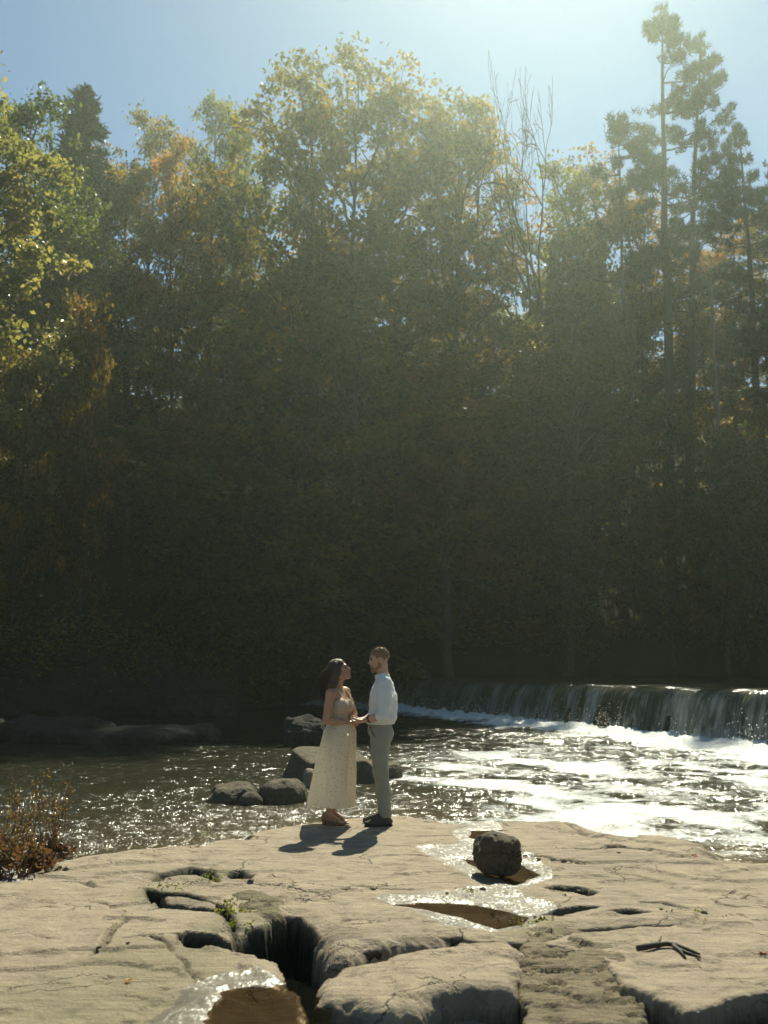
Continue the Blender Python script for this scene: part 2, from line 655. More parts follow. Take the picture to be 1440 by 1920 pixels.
def leaves_mesh(name, P, size, rng, tint, up=0.6, wid=0.36):
    n = len(P)
    nrm = rng.normal(size=(n, 3)); nrm[:, 2] = np.abs(nrm[:, 2]) + up
    nrm /= np.linalg.norm(nrm, axis=1)[:, None]
    d = rng.normal(size=(n, 3)); d[:, 2] -= 0.4
    d -= (d * nrm).sum(1)[:, None] * nrm
    d /= np.linalg.norm(d, axis=1)[:, None] + 1e-9
    s = np.cross(nrm, d)
    L = (size * rng.uniform(0.65, 1.3, n))[:, None]
    V = np.empty((n, 4, 3), np.float32)
    V[:, 0] = P
    V[:, 1] = P + 0.5 * L * d + wid * L * s + 0.10 * L * nrm
    V[:, 2] = P + L * d
    V[:, 3] = P + 0.5 * L * d - wid * L * s + 0.10 * L * nrm
    F = np.arange(n * 4).reshape(n, 4)
    return new_mesh(name, V.reshape(-1, 3), F, {'tint': np.repeat(tint, 4)}, False)


def wobble_line(rng, a, b, n, amp):
    t = np.linspace(0, 1, n)[:, None]
    a = np.asarray(a, float); b = np.asarray(b, float)
    P = a + (b - a) * t
    w = np.cumsum(rng.normal(size=(n, 3)), axis=0); w -= w[0] + (w[-1] - w[0]) * t
    return P + w * amp


def broadleaf(seed, H=20.0, lo=0.3, R=4.5, limbs=16, per=38, leaf=0.27, tc=0.62, top=1.0, rc=0.62, r0=0.3):
    rng = np.random.RandomState(seed)
    T = Tubes()
    tr = wobble_line(rng, (0, 0, -0.6), (rng.normal() * 0.5, rng.normal() * 0.5, H * 0.9), 14, 0.10)
    T.add(tr, np.linspace(r0, 0.05, 14), 8)
    cl = []

    def env(t):
        h = (1 - tc) if t > tc else (tc - lo + 0.06)
        q = 1 - ((t - tc) / h) ** 2
        return R * math.sqrt(max(q, 0.02))
    for i in range(limbs):
        u = (i + rng.rand()) / limbs
        z0 = (lo + (0.86 - lo) * u) * H
        az = i * 2.399 + rng.uniform(-0.4, 0.4)
        z1 = min(z0 + rng.uniform(0.05, 0.16) * H, 0.985 * H)
        r = env(z1 / H) * rng.uniform(0.7, 1.12)
        b0 = tr[int(np.clip(z0 / (H * 0.9) * 13, 0, 13))]
        e = np.array([r * math.cos(az), r * math.sin(az), z1])
        P = wobble_line(rng, b0, e, 8, 0.12)
        P[:, 2] += np.sin(np.linspace(0, math.pi, 8)) * 0.3
        T.add(P, np.linspace(0.09, 0.02, 8) * (r0 / 0.3), 5)
        for tb, wr in ((1.0, 1.0), (0.62, 0.85)):
            bc = P[int(tb * 7)] + np.array([0, 0, 0.2])
            rb = (0.55 + 0.17 * R) * rng.uniform(0.7, 1.25) * wr
            for k in range(7):
                v = rng.normal(size=3); v[2] = abs(v[2]) * 0.9 - 0.15; v /= np.linalg.norm(v) + 1e-9
                q = bc + v * rb * np.array([1.0, 1.0, 0.62]) * rng.uniform(0.75, 1.1)
                T.add(wobble_line(rng, bc - np.array([0, 0, 0.2]), q, 4, 0.05), np.linspace(0.022, 0.007, 4), 3, cap=False)
                cl.append(q)
    # a few sprays poking out of the outline, and the leader
    for i in range(limbs):
        t = rng.uniform(lo + 0.1, 0.99); az = rng.uniform(0, 6.283)
        r = env(t) * rng.uniform(0.9, 1.2)
        cl.append(np.array([r * math.cos(az), r * math.sin(az), t * H + rng.normal() * 0.4]))
    for i in range(9):
        cl.append(np.array([rng.normal() * 0.8, rng.normal() * 0.8, H * rng.uniform(0.88, 1.0)]))
    cl = np.array(cl)
    n = len(cl)
    num = rng.poisson(per, n)
    ci = np.repeat(np.arange(n), num)
    rad = rc * rng.uniform(0.55, 1.25, n)
    P = cl[ci] + rng.normal(size=(len(ci), 3)) * rad[ci][:, None] * np.array([0.60, 0.60, 0.36])
    tint = np.clip(0.42 + 0.20 * rng.normal(size=n)[ci] + 0.15 * rng.normal(size=len(ci)), 0, 1)
    return T.mesh('trunk'), leaves_mesh('crown', P, leaf, rng, tint)


def needles_mesh(name, tips, dirs, rng, blades=22, length=0.30, width=0.028, tints=None):
    n = len(tips)
    ci = np.repeat(np.arange(n), blades)
    d = dirs[ci] * 0.55 + rng.normal(size=(len(ci), 3)) * 0.62
    d /= np.linalg.norm(d, axis=1)[:, None]
    s = np.cross(d, rng.normal(size=(len(ci), 3))); s /= np.linalg.norm(s, axis=1)[:, None] + 1e-9
    L = (length * rng.uniform(0.6, 1.25, len(ci)))[:, None]
    p = tips[ci] + rng.normal(size=(len(ci), 3)) * 0.07
    V = np.empty((len(ci), 3, 3), np.float32)
    V[:, 0] = p - s * width; V[:, 1] = p + s * width; V[:, 2] = p + d * L
    t = np.clip(0.5 + 0.3 * rng.normal(size=n)[ci], 0, 1)
    return new_mesh(name, V.reshape(-1, 3), np.arange(len(ci) * 3).reshape(-1, 3), {'tint': np.repeat(t, 3)}, False)


def pine(seed, H=26.0, lo=0.45, R=4.0, whorls=16, r0=0.36, gap=0.0):
    rng = np.random.RandomState(seed)
    T = Tubes()
    tr = wobble_line(rng, (0, 0, -0.6), (rng.normal() * 0.3, rng.normal() * 0.3, H), 16, 0.07)
    T.add(tr, r0 * (1 - np.linspace(0, 0.96, 16) ** 1.5) + 0.01, 9)
    tips = []; dirs = []
    for i in range(whorls):
        t = lo + (0.985 - lo) * (i + rng.rand() * 0.6) / whorls
        u = (t - lo) / (1 - lo)
        prof = (0.55 + 0.6 * math.sin(min(u * 1.5 + 0.35, 1.9))) * (1 - u ** 2.2) + 0.10
        for k in range(rng.randint(2, 4)):
            if rng.rand() < gap: continue
            az = rng.uniform(0, 6.283)
            L = R * prof * rng.uniform(0.4, 1.2)
            b0 = np.array([np.interp(t * H, tr[:, 2], tr[:, 0]), np.interp(t * H, tr[:, 2], tr[:, 1]), t * H])
            dh = np.array([math.cos(az), math.sin(az), rng.uniform(-0.05, 0.35)])
            P = wobble_line(rng, b0, b0 + dh * L, 7, 0.06)
            P[:, 2] += 0.10 * L * np.linspace(0, 1, 7) ** 2
            T.add(P, np.linspace(0.05, 0.012, 7), 4, cap=False)
            side = np.array([-dh[1], dh[0], 0])
            m = int(9 + 9 * L)
            for j in range(m):
                q = rng.uniform(0.38, 1.0) ** 0.8
                p = P[0] + (P[-1] - P[0]) * q + np.array([0, 0, 0.10 * L * q * q])
                w = (0.12 + 0.34 * L * math.sin(math.pi * min(1, 0.2 + 0.75 * q))) * rng.normal() * 0.55
                tips.append(p + side * w + np.array([0, 0, rng.normal() * 0.10 + 0.08])); dirs.append(dh * 0.8 + side * np.sign(w) * 0.4 + np.array([0, 0, 0.5]))
    for j in range(30):
        tips.append(np.array([tr[-1][0] + rng.normal() * 0.25, tr[-1][1] + rng.normal() * 0.25, H * rng.uniform(0.955, 1.0)])); dirs.append(np.array([0, 0, 1.0]))
    # dead stubs below the crown
    for j in range(9):
        t = rng.uniform(0.18, lo)
        az = rng.uniform(0, 6.283)
        b0 = np.array([np.interp(t * H, tr[:, 2], tr[:, 0]), np.interp(t * H, tr[:, 2], tr[:, 1]), t * H])
        T.add(wobble_line(rng, b0, b0 + np.array([math.cos(az), math.sin(az), 0.1]) * rng.uniform(0.6, 2.2), 5, 0.05), np.linspace(0.03, 0.006, 5), 4, cap=False)
    return T.mesh('trunk'), needles_mesh('crown', np.array(tips), np.array(dirs), rng)


def spruce(seed, H=18.0, R=2.3):
    rng = np.random.RandomState(seed)
    T = Tubes()
    T.add([(0, 0, -0.5), (0, 0, H * 0.5), (0, 0, H)], [0.22, 0.12, 0.02], 7)
    tips = []; dirs = []
    for i in range(46):
        t = 0.08 + 0.91 * i / 46
        for k in range(7):
            az = rng.uniform(0, 6.283); L = R * (1 - t) ** 0.62 * rng.uniform(0.6, 1.1) + 0.03
            dh = np.array([math.cos(az), math.sin(az), -0.18])
            b0 = np.array([0, 0, t * H])
            T.add([b0, b0 + dh * L], [0.02, 0.005], 3, cap=False)
            for j in range(int(4 + 7 * L)):
                q = rng.uniform(0.15, 1.02)
                tips.append(b0 + dh * L * q + rng.normal(size=3) * np.array([0.14, 0.14, 0.08]) * (1.1 - t)); dirs.append(dh + np.array([0, 0, 0.3]))
    return T.mesh('trunk'), needles_mesh('crown', np.array(tips), np.array(dirs), rng, 10, 0.26, 0.05)


def bare_tree(seed, H=22.0):
    rng = np.random.RandomState(seed)
    T = Tubes()

    def grow(p, d, L, r, depth):
        n = 6
        P = [p]
        dd = d.copy()
        for i in range(n):
            dd = dd + rng.normal(size=3) * 0.10 + np.array([0, 0, 0.008]); dd /= np.linalg.norm(dd)
            P.append(P[-1] + dd * L / n)
        P = np.array(P)
        T.add(P, np.maximum(np.linspace(r, r * 0.6, n + 1), 0.015), 6 if depth < 2 else 3, cap=False)
        if depth >= 5: return
        kids = [3, 3, 3, 3, 2][depth]
        for k in range(kids):
            t = rng.uniform(0.45, 1.0) if k else 1.0
            q = P[int(t * n)]
            side = rng.normal(size=3); side -= side @ dd * dd; side /= np.linalg.norm(side)
            nd = dd + side * rng.uniform(0.5, 1.0) * (0.35 if k == 0 else 1); nd[2] += 0.02; nd /= np.linalg.norm(nd)
            grow(q, nd, L * rng.uniform(0.58, 0.82), r * rng.uniform(0.45, 0.62) if k else r * 0.6, depth + 1)
    base = np.array([0, 0, -0.5])
    fork = np.array([0.1, 0, H * 0.36])
    T.add(wobble_line(rng, base, fork, 8, 0.05), np.linspace(0.30, 0.22, 8), 8)
    grow(fork, np.array([-0.13, 0.05, 1.0]), H * 0.22, 0.17, 0)
    grow(fork, np.array([0.20, -0.05, 1.0]), H * 0.21, 0.15, 0)
    return T.mesh('trunk')


def dead_snag(seed, H=15.0):
    rng = np.random.RandomState(seed)
    T = Tubes()
    P = wobble_line(rng, (0, 0, -0.5), (0.25, 0, H), 14, 0.035)
    T.add(P, np.concatenate([np.linspace(0.27, 0.17, 13), [0.05]]), 9)
    for t, az, L in ((0.55, 2.8, 1.1), (0.72, 0.4, 0.7), (0.86, 2.0, 0.5), (0.93, 0.2, 0.4)):
        b = P[int(t * 13)]
        T.add(wobble_line(rng, b, b + np.array([math.cos(az), math.sin(az), 0.5]) * L, 4, 0.04), np.linspace(0.05, 0.015, 4), 5)
    return T.mesh('trunk')


KINDS = {
    'broad_a': (broadleaf(11), 20.0, 4.5),
    'broad_b': (broadleaf(12, lo=0.22, R=4.9, tc=0.58, limbs=18), 20.0, 4.9),
    'broad_c': (broadleaf(13, lo=0.38, R=4.0, tc=0.7, limbs=16, rc=0.58), 20.0, 4.0),
    'broad_d': (broadleaf(14, lo=0.15, R=4.2, tc=0.5, limbs=20, rc=0.66), 20.0, 4.2),
    'maple': (broadleaf(15, H=22, lo=0.10, R=4.4, tc=0.45, limbs=26, per=80, leaf=0.25, rc=0.5), 22.0, 4.4),
    'small': (broadleaf(16, H=10, lo=0.06, R=3.4, tc=0.45, limbs=13, per=50, leaf=0.23, rc=0.5, r0=0.13), 10.0, 3.4),
    'slim': (broadleaf(17, H=12, lo=0.10, R=2.2, tc=0.5, limbs=13, per=46, leaf=0.22, rc=0.42, r0=0.11), 12.0, 2.2),
    'pine_a': (pine(21), 26.0, 3.6),
    'pine_b': (pine(22, lo=0.42, R=4.2, whorls=17), 26.0, 4.2),
    'pine_thin': (pine(23, H=20, lo=0.62, R=2.4, whorls=9, r0=0.16, gap=0.35), 20.0, 2.4),
    'spruce': (spruce(24), 18.0, 2.3),
    'bare': ((bare_tree(31), None), 22.0, 5.0),
    'snag': ((dead_snag(32), None), 15.0, 0.4),
}
for _k in list(KINDS):
    _m, _h, _r = KINDS[_k]
    _me = _m[1] or _m[0]
    _v = np.empty(len(_me.vertices) * 3, np.float32); _me.vertices.foreach_get('co', _v); _v = _v.reshape(-1, 3)
    KINDS[_k] = (_m, float(np.percentile(_v[:, 2], 99.9)), float(np.percentile(np.hypot(_v[:, 0], _v[:, 1]), 96)))
for _k, (_m, _h, _r) in KINDS.items():
    _m[0].materials.append(SNAGM if _k == 'snag' else BARK)
    if _m[1] is not None: _m[1].materials.append(LEAF['needle'] if 'pine' in _k or _k == 'spruce' else LEAF['green'])


def plant_tree(name, kind, x, y, height, rot, label, leafc=None, width=None, group=None, lean=0.0, cat='tree'):
    (tm, cm), H0, R0 = KINDS[kind]
    z = float(ground_z(np.array([x]), np.array([y]))[0])
    root = bpy.data.objects.new(name, None); COL.objects.link(root)
    s = height / H0
    w = s if width is None else width / R0
    root.location = (x, y, z - 0.05); root.scale = (w, w, s); root.rotation_mode = 'ZYX'; root.rotation_euler = (0, lean, rot)
    tag(root, label, cat, group)
    link('trunk', tm, None, root)
    if cm is not None:
        c = link('crown', cm, None, root)
        if leafc:
            c.material_slots[0].link = 'OBJECT'; c.material_slots[0].material = LEAF[leafc]
    return root


def plant_at(name, kind, px, py, Y, rot, label, leafc=None, width=None, group=None, lean=0.0, cat='tree'):
    """apex at a photograph pixel, standing at distance Y"""
    x, y, zt = at_depth(px, py, Y)
    if lean:                                  # 'lean' is given as the pixel column of the trunk halfway up
        xb = (lean - 720.0) / FPX * (Y * CP + (0.55 * float(zt) - CAM_H) * SP)
        zg = float(ground_z(np.array([xb]), np.array([y]))[0])
        f_ = (0.55 * zt - zg) / (zt - zg)
        x0 = (xb - f_ * x) / (1 - f_)
        lean = math.atan2(float(x) - float(x0), float(zt) - zg)
        x = x0
    zg = float(ground_z(np.array([x]), np.array([y]))[0])
    return plant_tree(name, kind, float(x), Y, max(float(zt) - zg, 2.0), rot, label, leafc, width, group, lean, cat)


HERO = [
    ('maple_tree', 'maple', -45, 88, 33, 0.4, 'pale green broadleaf tree with glinting leaves at the left edge of the photo', 'pale', 3.7),
    ('broadleaf_tree', 'broad_c', 62, 185, 41, 1.1, 'green tree just behind the pale glinting tree, beside the dark spruce', 'green', 2.6),
    ('spruce_tree', 'spruce', 158, 168, 50, 0.2, 'dark pointed spruce rising above the trees, the only spire on the ridge', None, 3.0),
    ('broadleaf_tree', 'broad_a', 212, 275, 54, 2.0, 'brownish tree close against the dark spruce', 'brown', 2.7),
    ('broadleaf_tree', 'broad_b', 285, 215, 59, 0.9, 'olive round topped tree behind the orange tree', 'olive', 3.0),
    ('orange_tree', 'broad_c', 335, 262, 50, 0.5, 'bright orange autumn tree standing out from the green canopy', 'orange', 1.75),
    ('broadleaf_tree', 'broad_c', 405, 178, 61, 2.6, 'dark green narrow tree against blue sky between orange tree and big canopy', 'green', 2.3),
    ('broadleaf_tree', 'broad_d', 445, 195, 62, 0.6, 'dark green tree joined to the narrow one against blue sky', 'green', 1.7),
    ('broadleaf_tree', 'broad_a', 555, 125, 49, 0.3, 'tall olive tree forming the left shoulder of the big canopy', 'olive', 3.9),
    ('broadleaf_tree', 'broad_b', 655, 108, 51, 1.7, 'tallest broadleaf tree in the middle of the big canopy', 'olive', 4.2),
    ('broadleaf_tree', 'broad_d', 752, 140, 53, 2.9, 'hazy broadleaf tree right of the tallest canopy tree', 'brown', 4.0),
    ('broadleaf_tree', 'broad_c', 842, 170, 55, 4.1, 'hazy broadleaf tree of the big canopy below the bright sky', 'olive', 3.6),
    ('broadleaf_tree', 'broad_a', 890, 215, 57, 5.0, 'rightmost hazy tree of the big canopy beside the bare tree', 'brown', 3.0),
    ('bare_tree', 'bare', 990, 84, 47, 0.0, 'leafless tree with fine upright twigs against the bright sky', None, 3.9),
    ('broadleaf_tree', 'broad_b', 1052, 310, 55, 0.7, 'green tree behind the twigs of the bare tree', 'green', 3.4),
    ('broadleaf_tree', 'broad_d', 1128, 292, 57, 1.9, 'golden brown tree between bare tree and thin pine', 'brown', 3.6),
    ('broadleaf_tree', 'slim', 1075, 430, 51, 2.2, 'sunlit yellow green tree below and right of the bare tree', 'pale', 2.3),
    ('broadleaf_tree', 'slim', 1010, 520, 50, 3.2, 'slender yellow green tree under the bare tree', 'pale', 1.8),
    ('pine_tree', 'pine_thin', 1152, 205, 49, 0.4, 'thin pine with one small tuft on top beside the tall pines', None, 2.3),
    ('pine_tree', 'pine_a', 1238, 14, 50, 0.8, 'tallest pine with a thick bare trunk', None, 3.3),
    ('pine_tree', 'pine_b', 1308, 58, 52, 2.3, 'second tallest pine close beside the tallest pine', None, 3.0),
    ('pine_tree', 'pine_b', 1392, 232, 49, 3.6, 'shorter pine with dense dark crown right of the tall pair', None, 2.9),
    ('pine_tree', 'pine_a', 1452, 300, 45, 5.2, 'dark pine cut by the right edge of the photo', None, 2.6),
    ('dead_tree', 'snag', 1327, 498, 45, 0.0, 'pale broken dead trunk standing in front of the tall pines', None, 0.4),
    ('broadleaf_tree', 'slim', 170, 555, 35, 0.7, 'low brown and gold tree beneath the pale glinting tree', 'brown', 1.2),
    ('broadleaf_tree', 'small', 45, 650, 33, 1.7, 'low brown leaved tree at the left edge below the pale tree', 'brown', 1.6),
    ('broadleaf_tree', 'broad_b', 250, 305, 52, 4.4, 'olive tree in front of the brownish one, left of the orange tree', 'olive', 3.0),
    ('broadleaf_tree', 'broad_d', 395, 318, 51, 5.1, 'olive tree right of and below the orange tree', 'olive', 2.9),
    ('broadleaf_tree', 'broad_a', 468, 285, 52, 3.3, 'green tree filling the dip left of the big canopy', 'green', 2.8),
    ('broadleaf_tree', 'broad_d', 118, 352, 44, 2.7, 'green tree below the dark spruce', 'green', 2.7),
    ('broadleaf_tree', 'broad_b', 1190, 372, 54, 0.2, 'brown leaved tree behind the thin pine', 'brown', 2.8),
    ('broadleaf_tree', 'broad_d', 1272, 430, 58, 1.4, 'golden tree behind the pair of tall pine trunks', 'gold', 2.9),
    ('broadleaf_tree', 'broad_a', 1362, 415, 58, 2.5, 'golden tree behind the shorter dense pine and dead trunk', 'gold', 2.9),
    ('broadleaf_tree', 'broad_c', 1440, 390, 56, 3.7, 'olive tree behind the dark pine at the right edge', 'olive', 2.9),
    ('shrub', 'small', 1228, 742, 49, 1.2, 'yellow green bush at the foot of the tallest pine', 'pale', 1.9),
    ('shrub', 'small', 1290, 765, 47, 2.6, 'olive bush between the two tall pine trunks', 'olive', 1.9),
    ('shrub', 'small', 1405, 742, 48, 3.9, 'golden bush at the right edge below the pines', 'gold', 1.9),
    ('shrub', 'small', 1180, 790, 47, 5.0, 'olive bush left of the tallest pine trunk', 'olive', 2.0),
    ('shrub', 'small', 1345, 800, 44, 0.7, 'sunlit yellow green bush below the dead trunk', 'pale', 1.4),
]
for h in HERO:
    plant_at(*h[:7], leafc=h[7], width=h[8] * (1.28 if 'broad' in h[1] else 1.1 if h[1] == 'maple' else 1.0), lean={1238: 1250, 1308: 1297, 1152: 1178}.get(h[2], 0.0), cat='shrub' if h[0] == 'shrub' else 'tree')

TL_X = [-900, -200, 0, 60, 115, 200, 300, 370, 420, 460, 500, 560, 650, 720, 800, 900, 950, 1000, 1100, 1170, 1250, 1350, 1440, 1600, 2400]
TL_Y = [150, 150, 180, 250, 350, 320, 330, 330, 300, 300, 200, 160, 150, 190, 230, 270, 330, 380, 360, 380, 480, 470, 420, 330, 300]
def forest_label(px, Y0, lc, kind):
    tone = {'green': 'green', 'olive': 'olive', 'brown': 'brown leaved', 'gold': 'golden'}[lc]
    size = {'small': 'bushy', 'slim': 'slender'}.get(kind, 'broad crowned')
    row = {39: 'at the foot of the slope', 44: 'low on the slope', 50: 'halfway up the slope', 57: 'high on the slope', 64: 'on the ridge', 70: 'behind the ridge'}[Y0]
    side = ('beyond the left edge' if px < 0 else 'above the left bank' if px < 420 else 'behind the couple' if px < 800 else 'above the waterfall' if px < 1180 else 'below the tall pines' if px < 1440 else 'beyond the right edge')
    return '%s %s tree %s, %s' % (size, tone, row, side)


FOREST = []
rng = np.random.RandomState(5)
rows = [(39, 5.0, 'small', (0.52, 0.75)), (44, 4.6, 'mid', (0.30, 0.62)), (50, 5.2, 'tall', (0.16, 0.46)), (57, 5.0, 'mid', (0.24, 0.46)), (64, 5.0, 'mid', (0.26, 0.44)), (70, 4.6, 'mid', (0.28, 0.46))]
for Y0, step, size, fr in rows:
    half = Y0 * 0.386 + 5
    x = -half - 3
    while x < half + 14:
        X = x + rng.uniform(-1.2, 1.2); Y = Y0 + rng.uniform(-2.0, 2.0)
        x += step
        px = 720 + X / Y * FPX
        if Y0 == 39 and X > 1.0: Y += 7
        if px < -170 or px > 1720: continue
        if 1180 < px < 1460 and Y0 > 43 and rng.rand() < 0.6: continue
        top = np.interp(px, TL_X, TL_Y)
        if Y0 == 57 and (90 < px < 480 or px > 1000): f0, f1 = 0.10, 0.26
        else: f0, f1 = fr
        py = top + (1180 - top) * rng.uniform(f0, f1)
        if 1165 < px < 1460 and Y0 <= 50: py = max(py, rng.uniform(760, 880))
        kind = {'small': ['small', 'slim', 'small'], 'mid': ['slim', 'small', 'broad_d'], 'tall': ['broad_a', 'broad_b', 'broad_c', 'broad_d']}[size]
        kind = kind[rng.randint(len(kind))]
        lc = ['green', 'olive', 'olive', 'brown', 'green', 'olive'][rng.randint(6)] if rng.rand() > 0.1 else 'gold'
        zg = float(ground_z(np.array([X]), np.array([Y]))[0])
        zt = float(at_depth(px, py, Y)[2])
        h = np.clip(zt - zg, 4.0, 25)
        if h > 13 and kind in ('slim', 'small'): kind = ['broad_a', 'broad_b', 'broad_d'][rng.randint(3)]
        plant_tree('forest_tree', kind, X, Y, h, rng.uniform(0, 6.28), 'x', lc,
                   KINDS[kind][2] * np.clip(h / KINDS[kind][1], 0.75, 1.3) * rng.uniform(0.95, 1.2), 'shaded trees covering the hillside')
        FOREST.append((forest_label(px, Y0, lc, kind), px, COL.objects[-1]))

for lab in {q[0] for q in FOREST}:
    same = sorted([q for q in FOREST if q[0] == lab], key=lambda q: q[1])
    words = {1: [''], 2: [', leftmost', ', rightmost'], 3: [', leftmost', ', middle one', ', rightmost']}.get(len(same), [', %s from left' % w_ for w_ in ('first', 'second', 'third', 'fourth', 'fifth', 'sixth')])
    for q, w in zip(same, words):
        r_ = q[2]
        while r_.parent: r_ = r_.parent
        r_['label'] = lab + w


def build_undergrowth():
    rng = np.random.RandomState(77)
    C = []
    while len(C) < 1500:
        x = rng.uniform(-34, 40); y = rng.uniform(24, 62)
        C.append((x, y))
    C = np.array(C)
    d = -np.maximum(poly_sd(C[:, 0], C[:, 1], LOWER), poly_sd(C[:, 0], C[:, 1], UPPER))
    C = C[(d > 0.7) & (d < 24)]
    z = ground_z(C[:, 0], C[:, 1])
    bank = resample(BANK_L[1:], 260)[40:]                      # brush hanging over the far ledge
    bank = bank + rng.normal(size=bank.shape) * 0.4 + np.array([-0.5, 0.9])
    C = np.concatenate([C, bank]); z = np.concatenate([z, rng.uniform(1.0, 2.3, len(bank))])
    n = len(C)
    num = rng.poisson(62, n)
    ci = np.repeat(np.arange(n), num)
    r = rng.uniform(0.5, 1.5, n)
    P = np.stack([C[ci, 0], C[ci, 1], z[ci]], -1) + rng.normal(size=(len(ci), 3)) * (r[ci][:, None] * np.array([0.6, 0.6, 0.4]))
    P[:, 2] += 0.45 * r[ci]
    tint = np.clip(0.4 + 0.25 * rng.normal(size=n)[ci] + 0.12 * rng.normal(size=len(ci)), 0, 1)
    o = link('undergrowth', leaves_mesh('undergrowth', P, 0.17, rng, tint), LEAF['olive'])
    tag(o, 'tangled shrubs and saplings covering the shaded slope', kind='stuff')


build_undergrowth()
# ================================================================== rock
def rock_material(name, base, dark, warm, bump_s=1.0, scale=1.0):
    m, n, l, b, out = mat(name)
    c = coords(n, l)
    big = nz(n, l, c, 0.9 * scale, 5, 0.6, 0.4)
    midn = nz(n, l, c, 5.0 * scale, 7, 0.68, 0.3)
    fine = nz(n, l, c, 60 * scale, 5, 0.7)
    cs = coords(n, l, 'Object', (1.6, 9.0, 9.0))
    streak = nz(n, l, cs, 1.4 * scale, 6, 0.65, 0.6)
    r = ramp(n, [(0.30, dark), (0.46, base), (0.62, warm), (0.80, base)])
    mixf = mth(n, l, 'ADD', mth(n, l, 'MULTIPLY', big.outputs[0], 0.5), mth(n, l, 'MULTIPLY', streak.outputs[0], 0.5))
    l.new(mixf, r.inputs[0])
    r2 = ramp(n, [(0.30, 0.42), (0.44, 0.92), (0.55, 1.05), (0.72, 1.30)])
    l.new(midn.outputs[0], r2.inputs[0])
    col = mixc(n, l, 0.8, r.outputs[0], r2.outputs[0], 'MULTIPLY')
    r3 = ramp(n, [(0.32, 0.78), (0.6, 1.06)])
    l.new(fine.outputs[0], r3.inputs[0])
    col = mixc(n, l, 0.8, col, r3.outputs[0], 'MULTIPLY')
    # pale lichen blotches and dark stains
    st = nz(n, l, c, 2.3 * scale, 6, 0.7, 1.2)
    rs = ramp(n, [(0.60, 0.0), (0.70, 1.0)])
    l.new(st.outputs[0], rs.inputs[0])
    col = mixc(n, l, mth(n, l, 'MULTIPLY', rs.outputs[0], 0.45), col, (0.13, 0.095, 0.055))
    # hairline fractures
    off = n.new('ShaderNodeVectorMath'); off.operation = 'MULTIPLY_ADD'; off.inputs[1].default_value = (0.55, 0.55, 0.55)
    l.new(nz(n, l, c, 1.7, 5, 0.65).outputs['Color'], off.inputs[0]); l.new(c, off.inputs[2])
    vo = n.new('ShaderNodeTexVoronoi'); vo.feature = 'DISTANCE_TO_EDGE'; vo.inputs['Scale'].default_value = 1.5 * scale
    l.new(off.outputs[0], vo.inputs['Vector'])
    cr = ramp(n, [(0.0, 1.0), (0.013, 0.0)]); l.new(vo.outputs['Distance'], cr.inputs[0])
    gt = ramp(n, [(0.50, 0.0), (0.60, 1.0)]); l.new(nz(n, l, c, 1.25 * scale, 3).outputs[0], gt.inputs[0])
    frac = mth(n, l, 'MULTIPLY', cr.outputs[0], gt.outputs[0])
    col = mixc(n, l, mth(n, l, 'MULTIPLY', frac, 0.75), col, (0.055, 0.042, 0.028))
    moss = attr(n, 'moss')
    mn = nz(n, l, c, 22, 5, 0.7)
    mf = mth(n, l, 'MULTIPLY', mth(n, l, 'SUBTRACT', mth(n, l, 'ADD', moss, mn.outputs[0]), 0.62), 3.0, True)
    mf = mth(n, l, 'MULTIPLY', mf, mth(n, l, 'MULTIPLY', moss, 1.3, True))
    col = mixc(n, l, mth(n, l, 'MULTIPLY', mf, 0.4), col, (0.12, 0.115, 0.05))
    shade_dirt = attr(n, 'shade_dirt')
    df = mth(n, l, 'MULTIPLY', shade_dirt, mth(n, l, 'MULTIPLY', midn.outputs[0], 3.0, True), True)
    col = mixc(n, l, df, col, (0.017, 0.014, 0.008))  # near-black: shade of recesses and side walls painted into the colour, with damp soil
    wet = mth(n, l, 'MULTIPLY', mth(n, l, 'SUBTRACT', mth(n, l, 'ADD', attr(n, 'wet'), mth(n, l, 'MULTIPLY', midn.outputs[0], 0.8)), 0.72), 5.0, True)
    col = mixc(n, l, wet, col, mixc(n, l, 1.0, col, (0.46, 0.43, 0.38), 'MULTIPLY'))
    l.new(col, b.inputs['Base Color'])
    b.inputs['Specular IOR Level'].default_value = 0.3
    rr = n.new('ShaderNodeMapRange'); rr.inputs[3].default_value = 0.85; rr.inputs[4].default_value = 0.4
    l.new(wet, rr.inputs[0]); l.new(rr.outputs[0], b.inputs['Roughness'])
    l.new(mth(n, l, 'MULTIPLY', wet, mth(n, l, 'SUBTRACT', 1.0, attr(n, 'pool'), True)), b.inputs['Coat Weight'])
    b.inputs['Coat Roughness'].default_value = 0.38
    b.inputs['Coat IOR'].default_value = 1.4
    h = mth(n, l, 'ADD', mth(n, l, 'MULTIPLY', midn.outputs[0], 1.0), mth(n, l, 'MULTIPLY', fine.outputs[0], 0.25))
    h = mth(n, l, 'ADD', h, mth(n, l, 'MULTIPLY', streak.outputs[0], 0.6))
    h = mth(n, l, 'SUBTRACT', h, mth(n, l, 'MULTIPLY', frac, 0.6))
    nb = bump(n, l, h, 0.9 * bump_s, 0.05)
    l.new(nb, b.inputs['Normal'])
    rip = nz(n, l, c, 38, 3, 0.6)
    l.new(slope_normal(n, l, [((1.0, 0.5, 1), 46, 1.25), ((1, 0.6, 1), 8, 0.8)]), b.inputs['Coat Normal'])
    return m


